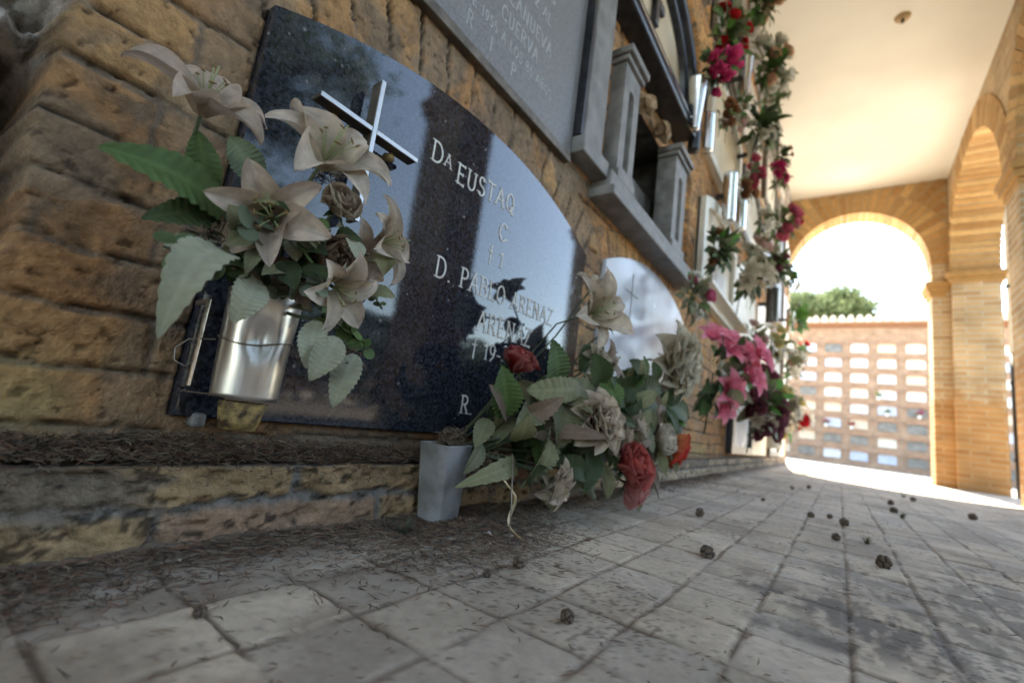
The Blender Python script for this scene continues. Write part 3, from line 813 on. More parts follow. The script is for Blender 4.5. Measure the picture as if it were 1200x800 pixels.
# clipped hedge beyond the added dark bed
hedge = thing('hedge', 'clipped dark green hedge outside the arcade before the boundary wall', 'hedge', (5.2, -3, 0))
rgh = np.random.default_rng(3); nh = 42000
hp = np.stack([rgh.uniform(-.45, .45, nh), rgh.uniform(-12, 12, nh), rgh.uniform(0, 1, nh) ** .7 * 1.55], 1)
hp[:, 0] = np.where(rgh.random(nh) < .6, np.sign(hp[:, 0]) * .42 + rgh.normal(0, .05, nh), hp[:, 0]); hp[:, 2] += (fbm(hp[:, 1] * 1.2, hp[:, 0] * 2, 5, 3) - .5) * .35
A_ = rgh.normal(0, 1, (nh, 3)); A_ /= np.linalg.norm(A_, axis=1)[:, None]; B_ = np.cross(A_, rgh.normal(0, 1, (nh, 3))); B_ /= np.linalg.norm(B_, axis=1)[:, None]
sz = .06 * rgh.uniform(.6, 1.4, nh)[:, None]
hq = np.stack([hp - A_ * sz, hp + B_ * sz * .5, hp + A_ * sz, hp - B_ * sz * .5], 1)
hc_ = np.array((.035, .06, .025)) + np.array((.03, .04, .015)) * rgh.random((nh, 1))
grid_like('foliage', hq, np.repeat(hc_[:, None, :], 4, 1), M['crown'], hedge)
mb = MB()
for k in range(40):
    yy = -11.8 + k * .6
    mb.tube([(0, yy, -.05), (.06 * math.sin(k), yy + .05, .6), (-.05, yy, 1.3)], [.035, .025, .01], 6)
mb.build('stems', M['bark'], hedge)

# ================================================================== PLAQUES
def arch_outline(y0, y1, z0, zs, rise, n=22):
    yc, hw = (y0 + y1) / 2, (y1 - y0) / 2
    if rise <= 0: return [(y0, z0), (y1, z0), (y1, zs), (y0, zs)]
    R = (hw * hw + rise * rise) / (2 * rise); zc = zs + rise - R; a = math.asin(min(1, hw / R))
    return [(y0, z0), (y1, z0)] + [(yc + R * math.sin(a - 2 * a * k / n), zc + R * math.cos(a - 2 * a * k / n)) for k in range(n + 1)]

def plate_mesh(mb, outl, xb, xf, org, bev=0.003, col=None):
    """slab with a small chamfer; outl in (y, z) world"""
    cy = sum(p[0] for p in outl) / len(outl); cz = sum(p[1] for p in outl) / len(outl)
    def ring(x, s):
        o = []
        for (y, z) in outl:
            d = math.hypot(y - cy, z - cz); k = (d - s) / d
            o.append((x - org[0], cy + (y - cy) * k - org[1], cz + (z - cz) * k - org[2]))
        return o
    n = len(outl)
    V = ring(xb, 0) + ring(xf - bev, 0) + ring(xf, bev)
    F = []
    for a in (0, n):
        for k in range(n): F.append((a + k, a + (k + 1) % n, a + n + (k + 1) % n, a + n + k))
    F.append(tuple(2 * n + k for k in range(n)))
    mb.add(V, F, col)

# --- a small stroke alphabet with serifs for the cut inscriptions
def _arc(cx, cy, rx, ry, a0, a1, n=9):
    return [(cx + rx * math.cos(math.radians(a0 + (a1 - a0) * k / n)), cy + ry * math.sin(math.radians(a0 + (a1 - a0) * k / n))) for k in range(n + 1)]
GL = {
 'A': (.72, [[(.02, 0), (.36, 1)], [(.36, 1), (.70, 0)], [(.15, .36), (.57, .36)]]),
 'B': (.62, [[(.1, 0), (.1, 1)], [(.1, 1), (.3, 1)] + _arc(.3, .76, .24, .24, 90, -90) + [(.1, .52)], [(.1, .52), (.32, .52)] + _arc(.32, .26, .27, .26, 90, -90) + [(.1, 0)]]),
 'C': (.70, [_arc(.40, .5, .34, .5, 42, 318, 16)]),
 'D': (.72, [[(.1, 0), (.1, 1)], [(.1, 1), (.28, 1)] + _arc(.28, .5, .38, .5, 90, -90, 12) + [(.1, 0)]]),
 'E': (.58, [[(.1, 0), (.1, 1)], [(.1, 1), (.52, 1)], [(.1, .52), (.42, .52)], [(.1, 0), (.54, 0)]]),
 'I': (.24, [[(.12, 0), (.12, 1)]]),
 'L': (.56, [[(.1, 0), (.1, 1)], [(.1, 0), (.52, 0)]]),
 'N': (.74, [[(.1, 0), (.1, 1)], [(.1, 1), (.64, 0)], [(.64, 0), (.64, 1)]]),
 'O': (.78, [_arc(.39, .5, .34, .5, 0, 360, 22)]),
 'P': (.60, [[(.1, 0), (.1, 1)], [(.1, 1), (.28, 1)] + _arc(.28, .74, .27, .26, 90, -90) + [(.1, .48)]]),
 'Q': (.78, [_arc(.39, .5, .34, .5, 0, 360, 22), [(.45, .25), (.72, -.1)]]),
 'R': (.66, [[(.1, 0), (.1, 1)], [(.1, 1), (.28, 1)] + _arc(.28, .75, .26, .25, 90, -90) + [(.1, .5)], [(.3, .5), (.62, 0)]]),
 'S': (.58, [_arc(.29, .75, .21, .25, 30, 270, 10) + _arc(.29, .25, .23, .25, 90, -150, 10)]),
 'T': (.64, [[(.32, 0), (.32, 1)], [(.03, 1), (.61, 1)]]),
 'U': (.70, [[(.1, 1), (.1, .3)] + _arc(.35, .3, .25, .3, 180, 360, 10) + [(.60, 1)]]),
 'V': (.70, [[(.02, 1), (.35, 0)], [(.35, 0), (.68, 1)]]),
 'Z': (.62, [[(.06, 1), (.56, 1)], [(.56, 1), (.05, 0)], [(.05, 0), (.58, 0)]]),
 'Ñ': (.74, [[(.1, 0), (.1, 1)], [(.1, 1), (.64, 0)], [(.64, 0), (.64, 1)], [(.2, 1.16), (.32, 1.24), (.44, 1.16), (.56, 1.24)]]),
 '1': (.36, [[(.06, .8), (.2, 1), (.2, 0)]]),
 '5': (.54, [[(.46, 1), (.13, 1), (.1, .56)] + _arc(.25, .3, .23, .30, 120, -150, 12)]),
 '6': (.56, [_arc(.28, .3, .22, .3, 0, 360, 16), [(.06, .3), (.12, .7), (.42, 1)]]),
 '8': (.56, [_arc(.28, .75, .19, .25, 0, 360, 14), _arc(.28, .26, .23, .26, 0, 360, 14)]),
 '9': (.56, [_arc(.28, .7, .22, .3, 0, 360, 16), [(.5, .7), (.44, .3), (.14, 0)]]),
 '.': (.22, [[(.08, 0), (.14, .0)]]), '-': (.4, [[(.06, .42), (.34, .42)]]), ' ': (.36, []), '2': (.56, [_arc(.28, .74, .22, .26, 160, -30, 10) + [(.06, 0)], [(.06, 0), (.52, 0)]]),
 '†': (.50, [[(.25, -.15), (.25, 1.05)], [(.05, .68), (.45, .68)]]),
}
def lettering(mb, txt, y, z, h, x, org, w=0.085, slope=0.0, serif=True, narrow=1.0, tall=0.0012):
    cur = y
    for ch in txt:
        adv, strokes = GL[ch]
        for st in strokes:
            P_ = [(cur + p[0] * h * narrow, z + p[1] * h + (cur - y) * slope) for p in st]
            segs = [P_]
            if serif and ch not in '.-†':
                for e, q in ((0, 1), (-1, -2)):
                    dx = P_[e][0] - P_[q][0]; dz = P_[e][1] - P_[q][1]
                    L = math.hypot(dx, dz)
                    if abs(dz) > .75 * L: segs.append([(P_[e][0] - .13 * h, P_[e][1]), (P_[e][0] + .13 * h, P_[e][1])])
                    elif ch in 'ETZLC': segs.append([(P_[e][0], P_[e][1] - .07 * h), (P_[e][0], P_[e][1] + .07 * h)])
            for si, s in enumerate(segs):
                ww = w * h * (1.0 if si == 0 else .55) * .5
                for k in range(len(s) - 1):
                    (ya, za), (yb, zb) = s[k], s[k + 1]
                    L = math.hypot(yb - ya, zb - za) or 1e-6
                    ty, tz = (yb - ya) / L, (zb - za) / L
                    ny, nz = -tz * ww, ty * ww
                    ya -= ty * ww * .6; za -= tz * ww * .6; yb += ty * ww * .6; zb += tz * ww * .6
                    xx = x + random.uniform(-.0002, .0002)
                    Q = [(ya + ny, za + nz), (ya - ny, za - nz), (yb - ny, zb - nz), (yb + ny, zb + nz)]
                    V = [(xx + tall - org[0], a - org[1], b - org[2]) for a, b in Q] + [(x - .002 - org[0], a - org[1], b - org[2]) for a, b in Q]
                    mb.add(V, [(0, 1, 2, 3), (0, 4, 5, 1), (1, 5, 6, 2), (2, 6, 7, 3), (3, 7, 4, 0)])
        cur += (adv * narrow + .17) * h
    return cur

# 1. the polished dark plaque in front
org = (-0.55, 0.58, 0.13)
slate = thing('memorial_plaque', 'polished dark granite arched plaque with a metal cross, mirroring sky and pillar', 'plaque', org)
mb = MB(); plate_mesh(mb, arch_outline(0.176, 0.986, 0.128, 0.600, 0.089, 40), -0.568, -0.531, org, .002)
mb.build('slab', M['slate'], slate)
mb = MB(); xs_ = -0.531
e_ = lettering(mb, 'D', 0.436, 0.556, .034, xs_, org, slope=.10)
e_ = lettering(mb, 'A', e_ - .001, 0.562, .022, xs_, org, slope=.10)
lettering(mb, 'EUSTAQ', 0.497, 0.549, .034, xs_, org, slope=.12)
lettering(mb, 'C', 0.628, 0.500, .034, xs_, org)
lettering(mb, '† 1', 0.606, 0.448, .030, xs_, org)
lettering(mb, 'D. PABLO ARENAZ', 0.484, 0.377, .034, xs_, org, slope=.02, narrow=.95)
lettering(mb, 'ARENAZ', 0.603, 0.316, .036, xs_, org, slope=.02)
lettering(mb, '† 19-', 0.598, 0.268, .030, xs_, org)
lettering(mb, 'R.', 0.592, 0.166, .030, xs_, org)
mb.build('inscription', M['letter'], slate)
# standing metal cross: two bars with bright front edges
mb = MB()
o3 = org
mb.box(-0.519 - o3[0], -0.500 - o3[0], 0.307 - o3[1], 0.313 - o3[1], 0.388 - o3[2], 0.588 - o3[2])
mb.box(-0.5185 - o3[0], -0.5005 - o3[0], 0.233 - o3[1], 0.3068 - o3[1], 0.512 - o3[2], 0.518 - o3[2])
mb.box(-0.5185 - o3[0], -0.5005 - o3[0], 0.3132 - o3[1], 0.386 - o3[1], 0.512 - o3[2], 0.518 - o3[2])
cr = mb.build('cross', M['bronze'], slate, bevel=.0012)
mb = MB()
mb.box(-0.4998 - o3[0], -0.4975 - o3[0], 0.3067 - o3[1], 0.3133 - o3[1], 0.3875 - o3[2], 0.5885 - o3[2])
mb.box(-0.4996 - o3[0], -0.4978 - o3[0], 0.2325 - o3[1], 0.3065 - o3[1], 0.5117 - o3[2], 0.5183 - o3[2])
mb.box(-0.4996 - o3[0], -0.4978 - o3[0], 0.3135 - o3[1], 0.3865 - o3[1], 0.5117 - o3[2], 0.5183 - o3[2])
mb.build('bright_face', M['satin'], cr, bevel=.0006)
mb = MB()
for y in (0.262, 0.352):
    mb.tube([(-0.535 - o3[0], y - o3[1], 0.507 - o3[2]), (-0.512 - o3[0], y - o3[1], 0.507 - o3[2])], .0045, 8)
    mb.lathe([(.001, .004), (.008, .003), (.009, -.002), (.001, -.004)], 10, (-0.519 - o3[0], y - o3[1], 0.505 - o3[2]))
mb.build('fixing', M['amber'], cr, True)
for y in (0.192, 0.235, 0.80):
    mb = MB(); mb.box(-0.545 - o3[0], -0.524 - o3[0], y - o3[1], y + .013 - o3[1], 0.118 - o3[2], 0.133 - o3[2])
    mb.build('clip', M['stone'], slate, bevel=.004)

# 2. pale marble plaque beside it
org = (-0.55, 1.515, 0.13)
p2 = thing('memorial_plaque', 'smooth bluish white marble arched plaque with a thin engraved cross', 'plaque', org)
mb = MB(); plate_mesh(mb, arch_outline(1.112, 1.925, 0.125, 0.640, 0.095, 40), -0.570, -0.535, org, .003)
mb.build('slab', M['marble'], p2)
mb = MB()
mb.box(.0152, .0162, 1.318 - .0025 - org[1], 1.318 + .0025 - org[1], 0.50 - org[2], 0.665 - org[2])
mb.box(.0150, .0160, 1.265 - org[1], 1.371 - org[1], 0.597 - org[2], 0.602 - org[2])
mb.build('engraved_cross', M['stone'], p2)

# 3. grey granite tablet with stone surround, second row over the dark plaque
org = (-0.55, 0.58, 0.82)
p3 = thing('memorial_plaque', 'grey granite tablet with pale lettering in a raised stone surround above the dark plaque', 'plaque', org)
def ob(mb, x0, x1, y0, y1, z0, z1): return mb.box(x0 - org[0], x1 - org[0], y0 - org[1], y1 - org[1], z0 - org[2], z1 - org[2])
ob(mb := MB(), -0.58, -0.533, 0.185, 0.855, 0.808, 1.36); mb.build('slab', M['grey'], p3, bevel=.002)
mb = MB(); L_ = (('R', .462, .832, .028), ('I', .528, .832, .028), ('P', .596, .832, .028), ('DE 1955 A LOS 86 AÑOS', .452, .876, .0215), ('CUERVA', .545, .919, .030), ('VILLANUEVA', .508, .969, .031), ('2 AL', .64, 1.036, .028), ('VAS', .646, 1.096, .032))
for s, y, z, h in L_: lettering(mb, s, y, z, h, -0.533, org, w=.15, serif=False, narrow=.86, tall=.0006)
mb.build('inscription', M['pale_letter'], p3)
ob(mb := MB(), -0.57, -0.508, 0.868, 0.968, 0.862, 1.40); mb.build('side_pilaster', M['stone'], p3, bevel=.004)
ob(mb := MB(), -0.57, -0.512, 0.10, 0.182, 0.862, 1.40); mb.build('side_pilaster', M['stone'], p3, bevel=.004)
ob(mb := MB(), -0.57, -0.498, 0.855, 0.995, 0.815, 0.859); mb.build('corbel', M['stone'], p3, bevel=.004)
ob(mb := MB(), -0.57, -0.498, 0.09, 0.20, 0.815, 0.859); mb.build('corbel', M['stone'], p3, bevel=.004)
ob(mb := MB(), -0.57, -0.528, 0.205, 0.852, 0.785, 0.805); mb.build('sill', M['bronze'], p3, bevel=.003)
ob(mb := MB(), -0.57, -0.512, 0.856, 0.8655, 0.862, 1.40); mb.build('shadow_fillet', M['dark_metal'], p3)
ob(mb := MB(), -0.57, -0.50, 0.09, 0.98, 1.403, 1.455); mb.build('cornice', M['stone'], p3, bevel=.006)

# 4. open niche with a carved stone surround
org = (-0.55, 1.39, 0.77)
p4 = thing('niche_surround', 'carved grey stone surround of the open empty niche, with slotted pilasters', 'niche surround', org)
mb = MB(); ob(mb, -0.57, -0.472, 0.985, 1.815, 0.765, 0.792); mb.build('sill', M['stone'], p4, bevel=.004)
mb = MB(); ob(mb, -0.57, -0.488, 0.995, 1.805, 0.794, 0.842); mb.build('sill_step', M['stone'], p4, bevel=.004)
for (a, b) in ((1.045, 1.155), (1.545, 1.685)):
    mb = MB(); w = (b - a); zb, zt0 = .844, 1.205
    ob(mb, -0.57, -0.500, a, a + w * .33, zb, zt0); ob(mb, -0.57, -0.500, b - w * .33, b, zb, zt0)
    ob(mb, -0.57, -0.5005, a + w * .332, b - w * .332, zb, 0.895)
    yc = (a + b) / 2; hw = w * .17; zt = 1.125               # round-headed slot
    P_ = [(yc - hw * math.cos(PI * k / 10), zt + hw * math.sin(PI * k / 10)) for k in range(11)]
    for k in range(10):
        (ya, za), (yb, zb_) = P_[k], P_[k + 1]
        mb.add([(-0.5005 - org[0], ya - org[1], za - org[2]), (-0.5005 - org[0], yb - org[1], zb_ - org[2]), (-0.5005 - org[0], yb - org[1], zt0 - org[2]), (-0.5005 - org[0], ya - org[1], zt0 - org[2]),
                (-0.57 - org[0], ya - org[1], za - org[2]), (-0.57 - org[0], yb - org[1], zb_ - org[2])], [(0, 1, 2, 3), (0, 4, 5, 1)])
    pil = mb.build('pilaster', M['stone'], p4)
    mb = MB(); ob(mb, -0.57, -0.532, a + w * .33, b - w * .33, 0.895, 1.19); mb.build('recess', M['white'], pil)
    mb = MB(); ob(mb, -0.57, -0.490, a - .010, b + .010, 1.207, 1.222); mb.build('necking', M['stone'], pil, bevel=.002)
    mb = MB(); ob(mb, -0.57, -0.478, a - .016, b + .016, 1.224, 1.246); mb.build('capital', M['stone'], pil, bevel=.003)
    mb = MB(); ob(mb, -.57, -.491, a - .006, b + .006, zb, .872); mb.build('plinth', M['stone'], pil, bevel=.002)
mb = MB(); ob(mb, -0.835, -0.62, 1.42, oy1 - .003, oz0 + .004, oz0 + .22); mb.build('inner_block', M['stone'], p4, bevel=.006)
for y in (1.30, 1.46):                                       # broken lumps where a lintel was torn away
    mb = MB()
    mb.lathe([(.001, -.03), (.022, -.026), (.034, -.008), (.030, .012), (.018, .028), (.001, .032)], 11, (-.535 - org[0], y - org[1], 1.262 - org[2]))
    o = mb.build('broken_mortar', M['broken'], p4)
    for vtx in o.data.vertices:
        q = fbm(np.array([vtx.co.y * 60]), np.array([vtx.co.z * 60 + vtx.co.x * 40]), 7, 2)[0]
        vtx.co += Vector((0, vtx.co.y - (y - org[1]), vtx.co.z - (1.262 - org[2]))) * (q - .5) * 2.6

# 5. dark framed arched niche in the third row
org = (-0.55, 1.26, 1.34)
p5 = thing('framed_niche', 'cream arched niche front in a heavy dark metal frame above the open niche', 'niche front', org)
mb = MB(); ob(mb, -0.57, -0.478, 0.82, 1.705, 1.335, 1.395); mb.build('bottom_rail', M['dark_metal'], p5, bevel=.008)
mb = MB(); ob(mb, -0.57, -0.492, 0.84, 1.69, 1.397, 1.425); mb.build('inner_rail', M['dark_metal'], p5, bevel=.006)
def arch_rail(name, k0, k1, x):
    yc, zs = 1.263, 1.427
    V = []; F = []; n_ = 36
    for q in range(n_ + 1):
        a = PI * q / n_
        cy, cz = math.cos(a), math.sin(a)
        cz = abs(cz) ** .8
        for (xx, kk) in ((FACE - .02, k0), (x - .008, k0), (x, k0 - .012), (x, k1 + .012), (x - .008, k1), (FACE - .02, k1)):
            V.append((xx - org[0], yc + kk * cy - org[1], zs + (kk * .86) * cz - org[2]))
    for q in range(n_):
        for s in range(5): F.append((q * 6 + s, (q + 1) * 6 + s, (q + 1) * 6 + s + 1, q * 6 + s + 1))
    m_ = MB(); m_.add(V, F); return m_.build(name, M['dark_metal'], p5, True)
arch_rail('arch_frame', .435, .385, -.478)
arch_rail('inner_frame', .378, .345, -.500)
mb = MB(); plate_mesh(mb, [(1.263 - .35, 1.426), (1.263 + .35, 1.426)] + [(1.263 + .35 * math.cos(PI * q / 24), 1.427 + .30 * math.sin(PI * q / 24) ** .8) for q in range(1, 24)], FACE - .02, -.528, org, .002); mb.build('panel', M['cream'], p5)
mb = MB(); ob(mb, -0.526, -0.508, 1.245, 1.28, 1.50, 1.66); ob(mb, -.5255, -.5085, 1.195, 1.2445, 1.585, 1.615); ob(mb, -.5255, -.5085, 1.2805, 1.33, 1.585, 1.615); mb.build('cross', M['dark_metal'], p5, bevel=.004)
mb = MB(); ob(mb, -.477, -.473, .85, 1.69, 1.358, 1.364); mb.build('bright_trim', M['chrome'], p5)
p5.location.z += .025

# 6. the other sealed niches of the wall
ORD = ['nearest', 'second', 'third', 'fourth', 'fifth', 'sixth', 'seventh']
ROWN = ['bottom', 'second', 'third', 'fourth', 'top']
kinds = {}
pal = ['cream', 'white', 'grey', 'marble', 'black', 'cream', 'white']
desc = {'cream': 'cream marble', 'white': 'white stone', 'grey': 'grey granite', 'marble': 'bluish marble', 'black': 'black granite'}
rg6 = random.Random(4)
for row in range(5):
    for col in range(0, 7):
        if (row, col) in ((0, 0), (0, 1), (0, 2), (1, 0), (1, 1), (2, 1)): continue
        y0, y1, z0, zs, rise = opening(row, col)
        if y0 > 6.3: continue
        y1 = min(y1, 6.42)
        k = rg6.choice(pal); framed = rg6.random() < .35
        if (row, col) == (1, 2): k, framed = 'cream', True
        if (row, col) == (2, 2): k, framed = 'cream', True
        if (row, col) == (0, 3): k, framed = 'marble', True
        if (row, col) in ((1, 3), (1, 4)): k, framed = 'white', False
        org = (FACE, (y0 + y1) / 2, z0)
        t = thing('memorial_plaque', '%s plaque%s in the %s row, %s niche along the wall' % (desc[k], ' with raised rim' if framed else '', ROWN[row], ORD[col]), 'plaque', org, 'plaques sealing the niches of the wall')
        mb = MB(); plate_mesh(mb, arch_outline(y0 + .002, y1 - .002, z0, zs, rise if y1 < 6.4 else .02), FACE - .02, FACE + .012, org, .003)
        mb.build('slab', M[k], t)
        if framed:
            o1 = arch_outline(y0 + .002, y1 - .002, z0 + .002, zs, rise if y1 < 6.4 else .02); cy = (y0 + y1) / 2; cz = z0 + .27
            V = []; F = []
            for (y, z) in o1:
                yi, zi = cy + (y - cy) * .86, cz + (z - cz) * .83
                for (x, yy, zz) in ((FACE, y, z), (FACE + .034, y, z), (FACE + .034, yi, zi), (FACE + .0125, yi, zi)):
                    V.append((x - org[0], yy - org[1], zz - org[2]))
            n_ = len(o1)
            for q in range(n_):
                a = q * 4; b = ((q + 1) % n_) * 4
                for s in range(3): F.append((a + s, b + s, b + s + 1, a + s + 1))
            mb = MB(); mb.add(V, F)
            mb.build('rim', M['dark_metal'] if (row, col) == (0, 3) else (M['white'] if k == 'cream' else M['stone']), t)
        mb = MB(); yc = (y0 + y1) / 2
        mb.box(.0122, .0132, yc - .006 - org[1], yc + .006 - org[1], .30, .46); mb.box(.0121, .0131, yc - .05 - org[1], yc + .05 - org[1], .40, .412)
        mb.build('engraved_cross', M['letter'] if k in ('black', 'grey') else M['stone'], t)
mb = MB(); mb.box(-.56, -.455, 2.02, 3.04, .862, .884)
tag(mb.build('ledge', M['white'], bevel=.003), 'thin white stone ledge under the cream plaque beyond the open niche', 'ledge')

# ------------------------------------------------------------------ vases
def steel_vase():
    t = thing('steel_vase', 'dented steel cylinder vase fixed to the dark plaque with a wire round it', 'vase', (-0.482, 0.2165, 0.153))
    n = 40; V = []; F = []
    zs_ = np.linspace(0, .106, 26)
    for z in zs_:
        for k in range(n):
            a = 2 * PI * k / n
            # a dent across the front, facing the walk
            da = math.atan2(math.sin(a + .35), math.cos(a + .35))
            dent = -0.0085 * math.exp(-(da / .34) ** 2) * math.exp(-((z - .060) / .016) ** 2) - .0018 * math.exp(-((da - .1) / .22) ** 2)
            r = .0298 + .046 * z + .0012 * math.sin(3 * a + z * 40) * .4 + dent
            V.append((r * math.cos(a), r * math.sin(a), z))
    for i in range(len(zs_) - 1):
        for k in range(n): F.append((i * n + k, i * n + (k + 1) % n, (i + 1) * n + (k + 1) % n, (i + 1) * n + k))
    F.append(tuple(range(n - 1, -1, -1)))
    MB().add(V, F).build('cup', M['steel'], t, True)
    mb = MB(); mb.lathe([(.032, .104), (.0349, .105), (.0354, .107), (.032, .108)], n); mb.build('rolled_rim', M['chrome'], t, True)
    mb = MB(); mb.lathe([(.013, -.030), (.016, -.030), (.019, -.02), (.022, -.003)], 14); mb.add([(.013 * math.cos(2 * PI * k / 14), .013 * math.sin(2 * PI * k / 14), -.030) for k in range(14)], [tuple(range(13, -1, -1))]); mb.build('resin_foot', M['amber'], t, True)
    mb = MB(); mb.box(-.020, -.016, -.0460, -.0425, .006, .092); mb.box(-.048, -.0165, -.0455, -.0430, .086, .0915); mb.build('bracket', M['chrome'], t, bevel=.001)
    pts = []
    for k in range(41):
        a = -1.9 + 3.6 * k / 40
        da = math.atan2(math.sin(a + .35), math.cos(a + .35))
        r = .0340 - .0080 * math.exp(-(da / .30) ** 2)
        pts.append((r * math.cos(a), r * math.sin(a), .056 + .004 * math.sin(a * 2)))
    MB().tube(pts, .0007, 6).build('wire', M['wire'], t, True)
    a = -1.9
    MB().tube([(.035 * math.cos(a), .035 * math.sin(a), .054), (-.02, -.052, .05), (-.024, -.060, .040), (-.018, -.060, .028), (-.014, -.052, .024), (-.012, -.047, .03)], .0006, 6).build('wire_end', M['wire'], t, True)
    MB().tube([(-.03, .046, .09), (-.026, .041, .02)], .0010, 6).build('support_rod', M['wire'], t, True)
    return t
steel_vase()

t = thing('floor_vase', 'square grey painted vase standing on the paving at the foot of the wall', 'vase', (-0.472, 0.512, 0.006), rot=(0.03, 0.0, 0.05))
prof = [(.0195, 0), (.021, .002), (.0285, .112), (.0295, .1135), (.027, .1135), (.025, .09)]
mb = MB(); V = []; F = []
for s, z in prof:
    rr = s * .16
    for q, (sx, sy) in enumerate(((1, 1), (-1, 1), (-1, -1), (1, -1))):
        for k in range(4):
            a = PI / 2 * q + PI / 2 * k / 3
            V.append((sx * (s - rr) + rr * math.cos(a), sy * (s - rr) + rr * math.sin(a), z))
for i in range(len(prof) - 1):
    for k in range(16): F.append((i * 16 + k, i * 16 + (k + 1) % 16, (i + 1) * 16 + (k + 1) % 16, (i + 1) * 16 + k))
F.append(tuple(range(15, -1, -1))); F.append(tuple(5 * 16 + k for k in range(16)))
mb.add(V, F); mb.build('body', M['tin'], t, True)

VASES = [
    ((-0.46, 1.605, 1.443), .037, 'cone', 'chrome', 'polished silver cone vase holding the magenta tulips beside the dark frame'),
    ((-0.47, 1.83, 1.468), .028, 'tube', 'chrome', 'silver tube vase just below the silver cone vase, farther from the dark frame'),
    ((-0.49, 1.712, 1.403), .024, 'tube', 'dark_metal', 'dark tube vase at the lower corner of the dark metal frame'),
    ((-0.46, 2.288, 1.394), .034, 'tube', 'chrome', 'taller of two silver tube vases beside the cream plaque'),
    ((-0.45, 2.534, 1.443), .030, 'tube', 'chrome', 'shorter silver tube vase beyond the taller one near the cream plaque'),
    ((-0.44, 2.762, 1.903), .040, 'cone', 'white', 'white cone vase under the small white flowers high on the wall'),
    ((-0.44, 2.434, 2.18), .036, 'cone', 'chrome', 'slim silver cone vase under the red and peach roses'),
    ((-0.43, 3.865, 1.274), .045, 'tube', 'black', 'black cylinder vase under the dark burgundy greenery'),
    ((-0.41, 5.136, 1.471), .038, 'tube', 'chrome', 'silver tube vase at the far end under bright green leaves'),
    ((-0.43, 4.329, 0.338), .060, 'tube', 'white', 'white cylinder vase low near the far end of the wall'),
]
VZ = [.21, .17, .17, .26, .23, .23, .25, .27, .24, .28]
for (p, r, kd, mt, lab), hgt in zip(VASES, VZ):
    t = thing('wall_vase', lab, 'vase', (p[0], p[1], p[2] - hgt / 2), 'metal vases fixed to the niche wall')
    b = r * (.45 if kd == 'cone' else .95)
    mb = MB(); mb.lathe([(.001, 0), (b, 0), (b * 1.02, .004), (r, hgt - .006), (r * 1.06, hgt), (r * .9, hgt)], 20)
    mb.build('cup', M[mt], t, True)
    mb = MB(); mb.box(FACE + .02 - p[0], -r * .7, -.008, .008, hgt * .5, hgt * .6); mb.build('wall_bracket', M['dark_metal'], t)

# ================================================================== FLOWERS
def frame(axis, roll=0.0):
    z = Vector(axis).normalized()
    x = Vector((0, 0, 1)).cross(z)
    if x.length < 1e-3: x = Vector((1, 0, 0))
    x.normalize(); y = z.cross(x)
    m3 = Matrix((x, y, z)).transposed()
    return m3 @ Matrix.Rotation(roll, 3, 'Z')

def petal_geo(L, W, a0, a1, power=1.4, cup=.25, tip=.9, wav=.0, nu=12, nv=7, base_w=.12, r0=0.0, tw=0.0, rg=random):
    """a petal leaving the flower axis (z) at angle a0 and curling to a1, in the xz plane"""
    P_ = []
    x = r0; z = 0.0
    ph = rg.uniform(0, 6)
    for i in range(nu + 1):
        t = i / nu
        a = a0 + (a1 - a0) * t ** power
        if i:
            x += math.sin(a) * L / nu; z += math.cos(a) * L / nu
        w = W * (base_w * (1 - t) + (math.sin(PI * min(1, t ** .8)) ** .8 if t < 1 else 0)) * (1 if t < .98 else .1)
        row = []
        for j in range(nv):
            s = 2 * j / (nv - 1) - 1
            k = cup * w * (s * s) + wav * W * math.sin(5 * t * 2 + ph + s * 2.2) * abs(s) - .06 * w * math.exp(-(s / .2) ** 2)
            nx, nz = -math.cos(a), math.sin(a)
            row.append((x + nx * k, s * w * .5 + tw * t * t * L, z + nz * k))
        P_.append(row)
    return P_

def add_petal(mb, P_, mat3=None, off=(0, 0, 0), cbase=(1, 1, 1), ctip=(1, 1, 1), edge=None, var=0.08, rg=random):
    nu = len(P_) - 1; nv = len(P_[0])
    V = []; F = []; C = []
    s0 = 1 + rg.uniform(-var, var)
    q0 = rg.uniform(0, 50)
    def sp_(i, j): return float(sstep(.5, .7, fbm(np.array([i * .45 + q0]), np.array([j * .5 + q0]), 4, 2))[0])
    for i, row in enumerate(P_):
        t = i / nu
        for j, p in enumerate(row):
            q = Vector(p)
            if mat3 is not None: q = mat3 @ q
            V.append((q.x + off[0], q.y + off[1], q.z + off[2]))
            s = abs(2 * j / (nv - 1) - 1)
            c = [cbase[k] * (1 - t) + ctip[k] * t for k in range(3)]
            if edge: c = [c[k] * (1 - s ** 3 * .6) + edge[k] * s ** 3 * .6 for k in range(3)]
            k_ = s0 * ((1 - .13 * abs(math.sin(s * 10)) * (1 - t * .6)) * (1 - .22 * sp_(i, j)) if nv > 9 else 1)
            C.append(tuple(v_ * k_ for v_ in c))
    for i in range(nu):
        for j in range(nv - 1):
            F.append((i * nv + j, (i + 1) * nv + j, (i + 1) * nv + j + 1, i * nv + j + 1))
    b = mb.n
    mb.v.extend(V); mb.n += len(V); mb.c.extend(C)
    mb.f.extend([tuple(q + b for q in f) for f in F])

